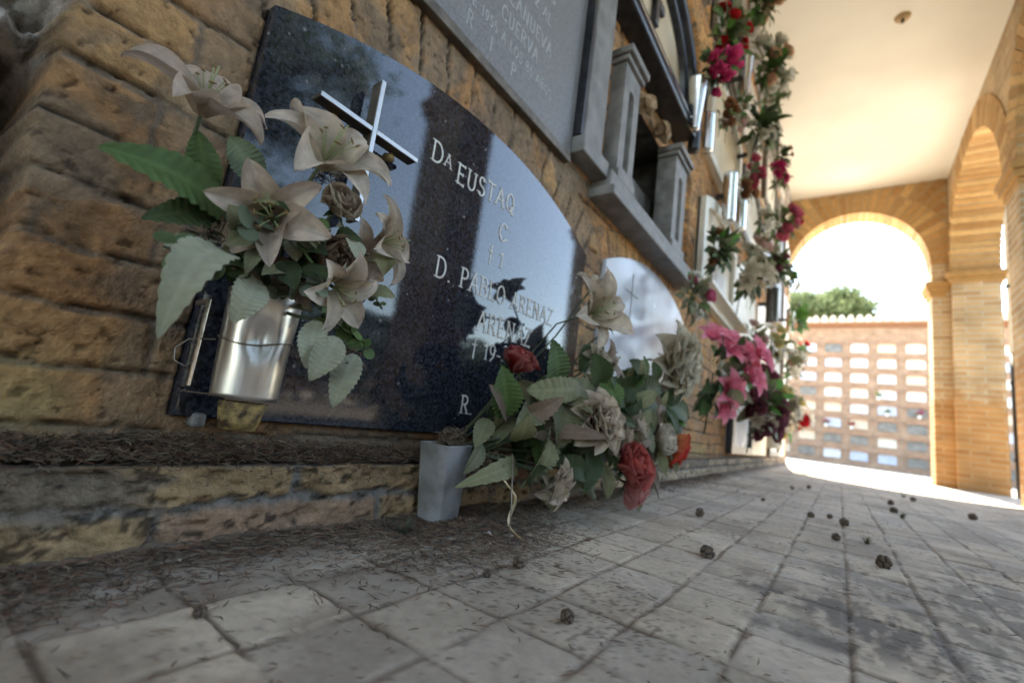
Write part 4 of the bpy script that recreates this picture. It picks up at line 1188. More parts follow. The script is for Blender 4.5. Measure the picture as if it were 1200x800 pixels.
CREAM = ((.50, .42, .28), (.74, .63, .54))
DUSTY = ((.46, .36, .27), (.67, .555, .47))
def lily(label, pos, size, axis, tint=CREAM, seed=0, stem_to=None, droop=1.0, group='artificial lilies'):
    rg = random.Random(seed)
    t = thing('lily', label, 'flower', pos, group)
    m3 = frame(axis, rg.uniform(0, 1))
    L = size * 1.22
    for k in range(6):
        outer = k % 2
        a1 = rg.uniform(1.55, 2.25) * droop
        P_ = petal_geo(L * rg.uniform(.9, 1.1), size * (.70 if outer else .56) * rg.uniform(.9, 1.1), .38 + .06 * outer, a1, 1.25, cup=rg.uniform(.15, .40), wav=.06, base_w=.16, r0=.006 * size / .05, tw=rg.uniform(-.18, .18), nu=16, nv=11, rg=rg)
        mb = MB()
        add_petal(mb, P_, m3 @ Matrix.Rotation(PI / 3 * k + rg.uniform(-.12, .12), 3, 'Z'), (0, 0, 0), tint[0], tint[1], (tint[1][0] * .82, tint[1][1] * .76, tint[1][2] * .70), rg=rg)
        mb.build('petal', M['petal'], t, True)
    mb = MB()
    for k in range(6):
        a = PI / 3 * k + .4; r1 = size * rg.uniform(.16, .34); h = size * rg.uniform(.62, .85)
        p = [m3 @ Vector((math.cos(a) * r1 * q ** 1.6, math.sin(a) * r1 * q ** 1.6, h * q)) for q in (0, .35, .7, 1)]
        mb.tube(p, [size * .012] * 4, 5, (.36, .40, .20))
        e = p[-1]; d = m3 @ Vector((-math.sin(a), math.cos(a), .2)) * size * .06
        mb.tube([e - d, e, e + d], [size * .012, size * .022, size * .012], 5, (.24, .15, .06))
    mb.tube([m3 @ Vector((0, 0, 0)), m3 @ Vector((0, 0, size * .5)), m3 @ Vector((size * .05, 0, size * .95))], size * .016, 5, (.40, .44, .24))
    mb.build('stamens', M['leaf'], t, True)
    if stem_to is not None:
        e = Vector(stem_to) - Vector(pos); d = m3 @ Vector((0, 0, -1))
        L0 = e.length
        MB().tube([d * -.004, d * L0 * .25, d * L0 * .25 + (e - d * L0 * .25) * .55, e], [.0022, .0018, .0018, .0018], 6).build('stem', M['stem'], t, True)
    return t

def rose_mesh(mb, size, m3, tint, rg, n=15, film=False):
    for k in range(n):
        f = k / (n - 1)
        L = size * (.80 + .35 * f); W = size * (.55 + .75 * f)
        a0 = .12 + .45 * f; a1 = -.35 + 1.9 * f ** 1.6 + rg.uniform(-.1, .15)
        P_ = petal_geo(L, W, a0, a1, 1.2 + f, cup=.55 - .2 * f, wav=.05, nu=8, nv=7, base_w=.5, r0=size * (.02 + .10 * f), rg=rg)
        # blunt petal ends
        add_petal(mb, P_, m3 @ Matrix.Rotation(2.4 * k, 3, 'Z'), tuple(m3 @ Vector((0, 0, -size * .3 * f))), tint[0], tint[1], tint[2] if len(tint) > 2 else None, rg=rg)

def rose(label, pos, size, axis, tint, seed=0, mat='petal', stem_to=None, group='artificial roses', name='rose'):
    rg = random.Random(seed)
    t = thing(name, label, 'flower', pos, group)
    m3 = frame(axis, rg.uniform(0, 6))
    mb = MB(); rose_mesh(mb, size, m3, tint, rg); mb.build('bloom', M[mat], t, True)
    mb = MB()
    for k in range(5):
        add_petal(mb, petal_geo(size * .7, size * .2, 1.1, 2.0, nu=5, nv=3, rg=rg), m3 @ Matrix.Rotation(PI * .4 * k, 3, 'Z'), tuple(m3 @ Vector((0, 0, -size * .35))), (.06, .09, .03), (.09, .12, .05), rg=rg)
    mb.build('calyx', M['leaf'], t, True)
    if stem_to is not None:
        e = Vector(stem_to) - Vector(pos); d = m3 @ Vector((0, 0, -1))
        MB().tube([d * size * .3, d * e.length * .25, d * e.length * .25 + (e - d * e.length * .25) * .5, e], [.0022, .0019, .0019, .0019], 6).build('stem', M['stem'], t, True)
    return t

def dahlia_mesh(mb, size, m3, tint, rg, n=34, wide=.50):
    for k in range(n):
        f = (k + .5) / n
        a1 = .15 + 1.75 * f; L = size * (.5 + .5 * f)
        P_ = petal_geo(L, size * wide * (.7 + .5 * f), a1 * .55, a1 + rg.uniform(-.15, .25), 1.2, cup=.40, wav=.07, nu=9, nv=5, base_w=.35, r0=size * .05 * f, rg=rg)
        add_petal(mb, P_, m3 @ Matrix.Rotation(2.39996 * k, 3, 'Z'), tuple(m3 @ Vector((0, 0, -size * .18 * f))), tint[0], tint[1], rg=rg, var=.14)

def dahlia(label, pos, size, axis, tint, seed=0, stem_to=None, n=34):
    rg = random.Random(seed)
    t = thing('dahlia', label, 'flower', pos, 'artificial dahlias')
    m3 = frame(axis)
    mb = MB(); dahlia_mesh(mb, size, m3, tint, rg, n); mb.build('bloom', M['petal'], t, True)
    mb = MB(); mb.lathe([(.001, -.30 * size), (.16 * size, -.24 * size), (.20 * size, -.12 * size), (.1 * size, -.02 * size)], 10)
    mb.v = [tuple(m3 @ Vector(p)) for p in mb.v]; mb.c = [(.08, .10, .045)] * mb.n
    mb.build('calyx', M['leaf'], t, True)
    if stem_to is not None:
        e = Vector(stem_to) - Vector(pos); d = m3 @ Vector((0, 0, -1))
        MB().tube([d * size * .2, d * e.length * .22, d * e.length * .22 + (e - d * e.length * .22) * .5, e], [.003, .0026, .0026, .0026], 6).build('stem', M['stem'], t, True)
    return t

LEAFC = {'green': ((.045, .085, .025), (.125, .20, .07)), 'deep': ((.034, .056, .022), (.075, .108, .044)), 'mint': ((.15, .23, .14), (.27, .34, .24)),
         'pale': ((.30, .32, .215), (.44, .44, .34)), 'grey': ((.115, .125, .062), (.245, .24, .15)), 'olive': ((.15, .155, .07), (.28, .265, .155)), 'brown': ((.16, .11, .075), (.23, .17, .125)), 'bright': ((.07, .20, .04), (.12, .30, .07))}
def leaf_mesh(mb, a, b, w, col, rg, arch=.12, fold=.18, teeth=11, org=(0, 0, 0), nu=44, nv=9, face=(1, -.45, .25), petiole=None):
    a = Vector(a) - Vector(org); b = Vector(b) - Vector(org)
    d = b - a; L = d.length; d.normalize()
    n0 = Vector(face) + Vector((rg.uniform(-.35, .35), rg.uniform(-.35, .35), rg.uniform(-.3, .3)))
    n = (n0 - d * n0.dot(d)).normalized(); s = d.cross(n)
    c0, c1 = LEAFC[col]; s0 = rg.uniform(.85, 1.15); tw = rg.uniform(-.5, .5)
    V = []; F = []; C = []
    for i in range(nu + 1):
        t = i / nu
        prof = (math.sin(PI * t ** .78) ** .75) if 0 < t < 1 else 0.0
        tooth = 1 + .17 * ((t * teeth) % 1 - .5) * (1 if t > .12 else 0)
        for j in range(nv):
            u = 2 * j / (nv - 1) - 1
            hw = w * .5 * (prof * (tooth if abs(u) > .95 else 1) + .015)
            vein = .030 * w * math.sin((t - abs(u) * .28) * teeth * 2 * PI) * abs(u)
            k = L * arch * math.sin(PI * t) + fold * hw * abs(u) + vein + .05 * w * math.sin(t * 5 + tw * 8) * u
            sd = s * math.cos(tw * t) + n * math.sin(tw * t)
            p = a + d * (L * t) + sd * (u * hw) + n * k
            V.append(tuple(p))
            vv = .5 + .5 * math.sin((t - abs(u) * .28) * teeth * 2 * PI)
            mid_ = math.exp(-(u / .10) ** 2)
            q = min(1, .25 + .5 * vv * abs(u) + .45 * mid_)
            C.append(tuple((c0[m_] * (1 - q) + c1[m_] * q) * s0 for m_ in range(3)))
    for i in range(nu):
        for j in range(nv - 1): F.append((i * nv + j, (i + 1) * nv + j, (i + 1) * nv + j + 1, i * nv + j + 1))
    bb = mb.n
    mb.v.extend(V); mb.n += len(V); mb.c.extend(C); mb.f.extend([tuple(q + bb for q in f) for f in F])
    if petiole is not None:
        mb.tube([a, a + (Vector(petiole) - Vector(org) - a) * .5 - n * .004, Vector(petiole) - Vector(org)], [.0011, .0013, .0014], 5, (.10, .11, .05))

VA = (-0.482, 0.2165, 0.250)           # mouth of the steel vase
LILY_A = [
    ((-0.44, 0.272, 0.318), 0.038, (0.8, 0.25, -0.1), 'small cream lily tucked under the fabric rose, over the dark plaque', DUSTY),
    ((-0.47, 0.12, 0.401), 0.0494, (0.70, -0.15, 0.70), 'dusty white lily facing upward, highest above the steel vase, against the brick', DUSTY),
    ((-0.41, 0.205, 0.383), 0.0546, (0.8, -0.1, 0.5), 'large open cream lily beside the foot of the metal cross', CREAM),
    ((-0.42, 0.180, 0.318), 0.0440, (0.75, -0.55, -0.15), 'cream lily drooping toward the brick beneath the largest lily', DUSTY),
    ((-0.44, 0.303, 0.348), 0.0440, (0.8, 0.42, 0.12), 'cream lily turned sideways over the dark plaque, farthest from the brick', CREAM),
    ((-0.42, 0.247, 0.277), 0.0400, (0.85, 0.15, -0.35), 'pale lily hanging down over the rim of the steel vase', CREAM)]
for i, (p, s, ax, lab, tint) in enumerate(LILY_A):
    lily(lab, p, s, ax, tint, 20 + i, VA, droop=1.25 if i == 1 else 1.06, group='artificial lilies in the steel vase')
rose('beige fabric rose between two cream lilies below the metal cross', (-0.415, 0.235, 0.356), 0.0255, (.8, -.1, .4), ((.36, .28, .20), (.44, .37, .30), (.50, .44, .36)), 3, stem_to=VA)
rose('wilted brown fabric rose in the middle of the steel vase bouquet', (-0.43, 0.238, 0.310), 0.030, (.8, .1, -.2), ((.22, .15, .09), (.30, .22, .15)), 4, stem_to=VA)
sprigs = [
    ('leaf_sprig', 'sprig of large dark green serrated leaves reaching over the brick', [0, 1, 2]),
    ('fabric_leaf', 'single mint green leaf standing behind the cream lilies', [3]),
    ('leaf_sprig', 'two faded pale leaves curling down beside the steel vase toward the brick', [4, 9]),
    ('fabric_leaf', 'faded pale leaf hanging over the front of the steel vase', [5]),
    ('leaf_sprig', 'spray of three faded leaves hanging over the dark plaque beside the vase', [6, 7, 8]),
    ('leaf_sprig', 'two curled brown leaves at the mouth of the steel vase', [10, 11])]
LEAVES_A = [
    ((-0.46, 0.158, 0.317), (-0.44, 0.059, 0.325), 0.042, 'green'), ((-0.46, 0.158, 0.314), (-0.45, 0.095, 0.286), 0.030, 'deep'),
    ((-0.46, 0.139, 0.33), (-0.455, 0.117, 0.379), 0.0272, 'green'), ((-0.45, 0.173, 0.357), (-0.46, 0.142, 0.39), 0.0305, 'mint'),
    ((-0.43, 0.157, 0.276), (-0.4, 0.112, 0.192), 0.0345, 'pale'), ((-0.43, 0.18, 0.264), (-0.42, 0.166, 0.218), 0.0301, 'pale'),
    ((-0.42, 0.24, 0.239), (-0.42, 0.239, 0.19), 0.0268, 'pale'), ((-0.41, 0.26, 0.226), (-0.41, 0.239, 0.179), 0.0301, 'pale'),
    ((-0.41, 0.285, 0.213), (-0.41, 0.269, 0.156), 0.028, 'pale'), ((-0.45, 0.155, 0.289), (-0.44, 0.111, 0.266), 0.024, 'pale'),
    ((-0.43, 0.215, 0.271), (-0.42, 0.228, 0.249), 0.0249, 'brown'), ((-0.44, 0.195, 0.291), (-0.43, 0.219, 0.255), 0.0247, 'brown')]
rl = random.Random(5)
for nm, lab, ids in sprigs:
    org = LEAVES_A[ids[0]][0]
    if len(ids) == 1:
        a, b, w, c_ = LEAVES_A[ids[0]]
        mb = MB(); leaf_mesh(mb, a, b, w, c_, rl, arch=.18, org=org, petiole=VA)
        o = mb.build(nm, M['leaf'], None, True); o.location = org; tag(o, lab, 'leaf')
        continue
    t = thing(nm, lab, 'leaf sprig', org)
    for q in ids:
        a, b, w, c_ = LEAVES_A[q]
        mb = MB(); leaf_mesh(mb, a, b, w, c_, rl, arch=.40 if q == 4 else .14, org=org); mb.build('leaf', M['leaf'], t, True)
    o = Vector(org)
    e = Vector(VA) - o
    MB().tube([(0, 0, 0), e * .5 + Vector((.012, 0, -.004)), e], [.0015, .0018, .0018], 6).build('stem', M['stem'], t, True)

def coin_sprig(label, pts, r, n, colr, seed, droop=0):
    """thin stem with small round leaves in pairs"""
    rg = random.Random(seed)
    org = pts[0]
    t = thing('eucalyptus_sprig', label, 'eucalyptus sprig', org, 'round leaved sprigs in the steel vase')
    P_ = [Vector(p) - Vector(org) for p in pts]
    MB().tube(P_, .0010, 5).build('stem', M['stem'], t, True)
    segs = len(P_) - 1
    for k in range(n):
        f = (k + .5) / n * segs; i = min(int(f), segs - 1); p = P_[i].lerp(P_[i + 1], f - i)
        for sgn in (-1, 1):
            mb = MB()
            ax = Vector((rg.uniform(.2, 1), rg.uniform(-.7, .7), rg.uniform(.0, .9))).normalized(); x = ax.orthogonal().normalized(); y = ax.cross(x)
            c_ = p + Vector((rg.uniform(-.2, .6), rg.uniform(-.7, .7), sgn * .75)).normalized() * r * .9
            rr2 = r * rg.uniform(.75, 1.15)
            V = [c_ - ax * rr2 * .18] + [c_ + (x * math.cos(2 * PI * q / 12) + y * math.sin(2 * PI * q / 12)) * rr2 for q in range(12)]
            s = rg.uniform(.75, 1.2); cl = tuple(v_ * s for v_ in colr)
            mb.add(V, [(0, 1 + q, 1 + (q + 1) % 12) for q in range(12)], cl)
            mb.build('leaf', M['leaf'], t, True)
coin_sprig('dull green round leaved sprig lying toward the brick above the steel vase', [(-.455, .19, .275), (-.43, .165, .268), (-.42, .13, .262), (-.415, .105, .262)], .0100, 9, (.10, .145, .06), 1)
coin_sprig('round leaved sprig in the shade under the drooping cream lily', [(-.46, .20, .285), (-.43, .185, .298), (-.41, .165, .300), (-.40, .145, .296)], .009, 5, (.13, .16, .10), 2)
coin_sprig('bright green round leaved sprig in the middle of the steel vase bouquet', [(-.45, .22, .28), (-.42, .215, .305), (-.405, .21, .325)], .0095, 5, (.13, .20, .07), 3)
coin_sprig('small green round leaved sprig hanging lowest over the dark plaque', [(-.45, .26, .25), (-.43, .29, .235), (-.425, .31, .222)], .0075, 8, (.11, .18, .06), 4)
coin_sprig('sage round leaved sprig along the rim of the steel vase', [(-.45, .185, .262), (-.425, .20, .262), (-.41, .215, .268), (-.405, .235, .272)], .0085, 7, (.17, .20, .14), 6)
coin_sprig('pale sage sprig crossing above the rim toward the dark plaque', [(-.45, .21, .27), (-.42, .235, .29), (-.415, .262, .30)], .0075, 6, (.19, .20, .15), 7)
coin_sprig('thin green sprig at the end of the sideways lily over the dark plaque', [(-.45, .28, .30), (-.44, .31, .29), (-.435, .325, .275)], .0045, 6, (.12, .15, .07), 5)

def twig_cluster(label, c_, r, n, seed, mat='twig', flat=.7):
    rg = random.Random(seed); mb = MB()
    for k in range(n):
        d = Vector((rg.gauss(0, 1), rg.gauss(0, 1), rg.gauss(0, flat))).normalized()
        p = Vector((rg.gauss(0, .3), rg.gauss(0, .3), rg.gauss(0, .3))) * r
        L = r * rg.uniform(.4, .9); b = Vector((rg.gauss(0, 1), rg.gauss(0, 1), rg.gauss(0, 1))) * r * .2
        mb.tube([p - d * L * .5, p + b, p + d * L * .5], [.0006, .0008, .0004], 4)
    o = mb.build('dry_twigs', M[mat], None, True); o.location = c_
    return tag(o, label, 'dry twigs', 'tufts of dry twigs')
tangle = thing('leaf_tangle', 'tangle of small faded and brown leaves filling the mouth of the steel vase', 'leaf sprig', VA)
rg = random.Random(77)
for k in range(52):
    a = Vector((VA[0] + .03 + rg.uniform(-.02, .040), VA[1] + rg.uniform(-.065, .075), VA[2] + .014 + rg.uniform(-.012, .075)))
    b = a + Vector((rg.uniform(0, .8), rg.uniform(-1, 1), rg.uniform(-1, .3))).normalized() * rg.uniform(.022, .042)
    mb = MB(); leaf_mesh(mb, a, b, rg.uniform(.012, .022), rg.choice(['pale', 'grey', 'brown', 'deep', 'olive', 'grey']), rg, arch=rg.uniform(.05, .3), fold=.25, org=VA, nu=18, nv=7, teeth=8)
    mb.build('leaf', M['leaf'], tangle, True)
twig_cluster('tuft of dry twigs beneath the drooping lily in the steel vase', (-.43, .158, .294), .026, 130, 1)
twig_cluster('tuft of dry twigs hanging among faded leaves over the dark plaque', (-.43, .282, .205), .022, 120, 2)
twig_cluster('brown dry twigs between the wilted rose and the hanging pale lily', (-.425, .258, .312), .022, 90, 7)
twig_cluster('dry twigs behind the sideways lily over the dark plaque', (-.46, .30, .318), .024, 70, 3)
twig_cluster('dry twigs caught behind the crossing of the metal cross', (-.515, .278, .445), .020, 40, 4)
twig_cluster('matted dry roots filling the mouth of the grey floor vase', (-.466, .512, .122), .028, 220, 5, flat=.4)
twig_cluster('dry pale fibres hanging from the grey floor vase above the paving', (-.425, .56, .075), .045, 60, 6, flat=1.6)

# ------------------------------------------------------------------ the spreading bunch from the grey floor vase
VB = (-0.466, 0.515, 0.118)
LB = [((-0.4, 0.778, 0.387), 0.072, (0.85, -0.3, 0.1), 'cream lily reflected in the dark plaque, standing above the spreading bunch', CREAM),
      ((-0.43, 0.824, 0.446), 0.046, (0.5, 0.1, 0.8), 'small cream lily at the very top of the spreading bunch', CREAM),
      ((-0.36, 0.647, 0.075), 0.030, (0.8, 0.1, -0.3), 'small beige lily low over the paving near the grey vase', DUSTY),
      ((-0.42, 0.905, 0.313), 0.046, (0.7, 0.2, 0.3), 'faded cream lily half hidden behind leaves below the tallest lily', DUSTY)]
for i, (p, s, ax, lab, tint) in enumerate(LB):
    lily(lab, p, s, ax, tint, 40 + i, VB, droop=.95, group='artificial lilies in the floor vase')
rose('small closed beige rosebud on a bare stem against the white plaque', (-0.40, 0.890, 0.390), 0.028, (.6, .2, .6), ((.30, .22, .16), (.42, .34, .27)), 9, stem_to=(-.42, .70, .22), name='rosebud')
rose('dark red rose with a pink rim nearest the grey floor vase', (-0.43, 0.6, 0.254), 0.038, (.5, -.1, .85), ((.22, .006, .010), (.33, .020, .022), (.50, .24, .22)), 10, stem_to=VB)
rose('large faded red see-through rose hanging just over the paving', (-0.33, 0.868, 0.108), 0.054, (.75, -.2, .3), ((.28, .02, .02), (.45, .07, .06), (.52, .20, .18)), 11, mat='redfilm', stem_to=VB)
rose('pale pink film rose lowest of all, beneath the large faded red rose', (-0.33, 0.895, 0.066), 0.044, (.8, .1, -.4), ((.38, .08, .08), (.52, .20, .19), (.56, .3, .28)), 12, mat='redfilm', stem_to=VB)
rose('bright red rose with a yellow heart at the far end of the spreading bunch', (-0.33, 1.13, 0.149), 0.056, (.7, .2, -.3), ((.45, .30, .08), (.50, .012, .016), (.48, .05, .05)), 13, stem_to=(-.40, .8, .18))
dahlia('dusty beige dahlia in the centre of the spreading bunch', (-0.345, 0.745, 0.18), 0.070, (.8, -.3, .25), ((.34, .25, .17), (.54, .45, .36)), 14, VB)
dahlia('smaller tan dahlia close behind the dusty beige one', (-0.35, 0.865, 0.158), 0.052, (.8, .3, .0), ((.32, .24, .16), (.50, .41, .32)), 15, VB)
dahlia('big cream dahlia leaning out at the far end of the spreading bunch', (-0.34, 1.15, 0.355), 0.115, (.75, -.12, -.12), ((.40, .33, .22), (.60, .54, .43)), 16, (-.40, .85, .23), n=44)
dahlia('faded cream dahlia among dark leaves under the tall lily of the spreading bunch', (-0.40, 0.835, 0.300), 0.048, (.75, -.2, .4), ((.40, .34, .23), (.58, .52, .42)), 17, (-.42, .70, .22))
dahlia('beige dahlia hanging lowest near the paving, in front of the wall footing', (-0.37, 0.665, 0.078), 0.042, (.8, -.1, -.25), ((.36, .28, .19), (.55, .47, .38)), 18, VB)
rose('cream rose between the two red roses at the far end of the spreading bunch', (-0.33, 1.06, 0.165), 0.042, (.8, -.1, .1), ((.46, .38, .26), (.60, .54, .44), (.62, .56, .5)), 19, stem_to=(-.40, .8, .18))
rose('small beige rose over the large faded red rose', (-0.345, 0.93, 0.185), 0.036, (.8, .0, .2), ((.36, .27, .2), (.52, .43, .35), (.56, .5, .42)), 20, stem_to=(-.42, .7, .19))
LEAVES_B = [
    ((-0.43, 0.589, 0.167), (-0.42, 0.548, 0.246), 0.0506, 'green'), ((-0.42, 0.714, 0.231), (-0.41, 0.672, 0.313), 0.0611, 'green'),
    ((-0.41, 0.612, 0.215), (-0.39, 0.77, 0.24), 0.0448, 'olive'), ((-0.4, 0.72, 0.218), (-0.38, 0.674, 0.129), 0.0797, 'grey'),
    ((-0.41, 0.707, 0.163), (-0.38, 0.577, 0.069), 0.0663, 'grey'), ((-0.43, 0.636, 0.094), (-0.41, 0.468, 0.069), 0.0303, 'olive'),
    ((-0.44, 0.554, 0.124), (-0.43, 0.505, 0.082), 0.0251, 'grey'), ((-0.38, 0.867, 0.253), (-0.34, 1.067, 0.282), 0.0637, 'deep'),
    ((-0.37, 1.064, 0.289), (-0.35, 0.91, 0.199), 0.0569, 'deep'), ((-0.36, 1.091, 0.256), (-0.33, 1.277, 0.224), 0.0609, 'deep'),
    ((-0.38, 0.804, 0.127), (-0.36, 0.746, 0.054), 0.0432, 'deep'), ((-0.4, 0.834, 0.214), (-0.4, 0.706, 0.247), 0.0549, 'grey'),
    ((-0.37, 0.825, 0.11), (-0.35, 0.835, 0.043), 0.0354, 'grey'), ((-0.37, 0.954, 0.237), (-0.34, 1.048, 0.181), 0.0494, 'grey'),
    ((-0.44, 0.558, 0.163), (-0.43, 0.523, 0.119), 0.0308, 'grey'), ((-0.42, 0.69, 0.205), (-0.41, 0.593, 0.156), 0.0512, 'grey'),
    ((-0.4, 0.809, 0.253), (-0.38, 0.965, 0.237), 0.0606, 'deep'), ((-0.39, 0.691, 0.107), (-0.36, 0.766, 0.082), 0.0415, 'deep'),
    ((-0.36, 0.971, 0.203), (-0.34, 0.995, 0.16), 0.0372, 'grey'), ((-0.35, 1.179, 0.241), (-0.32, 1.226, 0.204), 0.0437, 'bright')]
spread = thing('foliage_spray', 'spreading spray of dull green artificial leaves leaning out of the grey floor vase', 'foliage spray', VB)
rg = random.Random(12)
extra = []
for k in range(74):
    f = rg.random() ** .8
    c_ = Vector((-.44 + .06 * f + rg.uniform(-.02, .05), .56 + .58 * f + rg.uniform(-.06, .06), .165 + .045 * f + rg.gauss(0, .045)))
    d = Vector((rg.uniform(-.1, .7), rg.uniform(-1, 1), rg.uniform(-1, .7))).normalized()
    L = rg.uniform(.055, .115)
    extra.append((c_, c_ + d * L, rg.uniform(.024, .052), rg.choice(['grey', 'deep', 'olive', 'grey', 'deep', 'brown', 'green', 'deep'])))
for q, (a, b, w, c_) in enumerate(LEAVES_B + extra):
    mb = MB(); leaf_mesh(mb, a, b, w, c_, rg, arch=rg.uniform(.05, .2), fold=rg.uniform(.05, .35), org=VB, teeth=9 if w < .04 else 12)
    mb.build('leaf', M['leaf'], spread, True)
for k in range(9):
    f = rg.random(); e = Vector((-.40 + .05 * f, .65 + .5 * f, .16 + .1 * rg.random())) - Vector(VB)
    MB().tube([(0, 0, -.03), e * .4 + Vector((0, 0, .02)), e], [.002, .0018, .0012], 6).build('stem', M['stem'], spread, True)
rear = thing('foliage_spray', 'darker spray of artificial leaves deep behind the blooms, against the wall', 'foliage spray', (-.455, .56, .13))
rg = random.Random(31)
for k in range(92):
    f = rg.random() ** .85
    c_ = Vector((-.475 + .085 * f + rg.uniform(-.02, .03), .645 + .55 * f + rg.uniform(-.03, .05), .160 + .055 * f + rg.gauss(0, .05)))
    d = Vector((rg.uniform(-.1, .6), rg.uniform(-1, 1), rg.uniform(-1, .9))).normalized()
    mb = MB(); leaf_mesh(mb, c_, c_ + d * rg.uniform(.05, .10), rg.uniform(.024, .05), rg.choice(['deep', 'deep', 'grey', 'olive', 'brown', 'deep', 'green']), rg, arch=rg.uniform(-.1, .3), fold=rg.uniform(.05, .5), org=(-.455, .56, .13), nu=24, nv=7, teeth=10)
    mb.build('leaf', M['leaf'], rear, True)
MB().tube([(0, -.03, -.03), (.02, .15, .04), (.06, .40, .06)], [.002, .0018, .0014], 6).build('stem', M['stem'], rear, True)
coin_pts = [(-.40, 1.10, .25), (-.36, 1.20, .245), (-.34, 1.24, .27)]

# ------------------------------------------------------------------ bouquets farther along the wall
def bloom_mesh(kind, size, tint, seed):
    rg = random.Random(seed); mb = MB(); I3 = Matrix.Identity(3)
    if kind == 'rose': rose_mesh(mb, size, I3, tint, rg, n=11)
    elif kind == 'lily':
        for k in range(6):
            add_petal(mb, petal_geo(size * 1.25, size * .62, .45, rg.uniform(1.5, 2.0), 1.2, .3, nu=8, nv=5, rg=rg), Matrix.Rotation(PI / 3 * k, 3, 'Z'), (0, 0, 0), tint[0], tint[1], rg=rg)
    elif kind == 'tulip':
        for k in range(6):
            add_petal(mb, petal_geo(size * 1.3, size * .7, .5, -.05, 1, .5, nu=8, nv=5, base_w=.3, rg=rg), Matrix.Rotation(PI / 3 * k, 3, 'Z'), (0, 0, 0), tint[0], tint[1], rg=rg)
    else:
        dahlia_mesh(mb, size, I3, tint, rg, n=26, wide=.4)
    return mb.mesh('bloom', M['petal'], True)

TINT = {'pink': ((.45, .06, .14), (.62, .16, .26)), 'hot': ((.50, .02, .12), (.62, .05, .20)), 'lilypink': ((.78, .12, .24), (.86, .36, .44)), 'burg': ((.16, .03, .06), (.28, .10, .13)),
        'beige': ((.38, .30, .21), (.50, .43, .34)), 'white': ((.64, .62, .52), (.80, .78, .72)), 'red': ((.40, .01, .015), (.55, .02, .03)), 'magenta': ((.58, .02, .14), (.74, .09, .26)),
        'peach': ((.60, .33, .20), (.68, .48, .36)), 'crimson': ((.42, .03, .08), (.55, .12, .18)), 'brown': ((.24, .09, .04), (.34, .16, .08)), 'cream': ((.46, .40, .29), (.56, .50, .40)), 'yellow': ((.52, .44, .16), (.60, .55, .30)), 'palepink': ((.55, .32, .30), (.64, .46, .42))}
def bouquet(label, pos, R_, blooms, leafcol, nleaf, seed, bsize=.4, group='bouquets fixed along the niche wall', sx=1.0, sz=1.0):
    rg = random.Random(seed)
    t = thing('bouquet', label, 'bouquet', pos, group)
    for (kind, tn, n) in blooms:
        me = [bloom_mesh(kind, R_ * bsize * s, TINT[tn], seed + 50 + int(s * 10)) for s in (1.0, .8)]
        for k in range(n):
            # spread over the room-side half of a ball
            while True:
                d = Vector((rg.uniform(-.15, 1), rg.uniform(-1, 1), rg.uniform(-.8, 1)))
                if .35 < d.length < 1: break
            o = bpy.data.objects.new('bloom', rg.choice(me)); link(o, t)
            p = Vector((d.x * R_ * .75, d.y * R_ * .85 * sx, d.z * R_ * .85 * sz))
            o.location = p
            ax = (d + Vector((.5, -.2, .25))).normalized()
            o.rotation_euler = (frame(ax, rg.uniform(0, 6))).to_euler()
    mb = MB()
    for k in range(nleaf):
        d = Vector((rg.uniform(-.3, 1), rg.uniform(-1, 1), rg.uniform(-1, .9))).normalized()
        a = Vector((d.x * R_ * .7, d.y * R_ * sx, d.z * R_ * sz)) * rg.uniform(.15, .6)
        b = a + (d + Vector((rg.uniform(-.4, .4), rg.uniform(-.4, .4), rg.uniform(-.5, .3)))).normalized() * R_ * rg.uniform(.35, .65)
        leaf_mesh(mb, a, b, R_ * rg.uniform(.18, .3), leafcol if rg.random() < .6 else rg.choice(['grey', 'olive', 'green', 'bright']), rg, nu=7, nv=3, teeth=3)
    mb.build('foliage', M['leaf'], t, True)
    mb = MB()
    for k in range(5):
        mb.tube([(rg.uniform(-.2, .2) * R_, rg.uniform(-.3, .3) * R_, 0), (-.1 * R_, 0, -R_ * .7), (-.16 * R_, 0, -R_ * 1.25)], R_ * .018, 5)
    mb.build('stems', M['stem'], t, True)
    return t
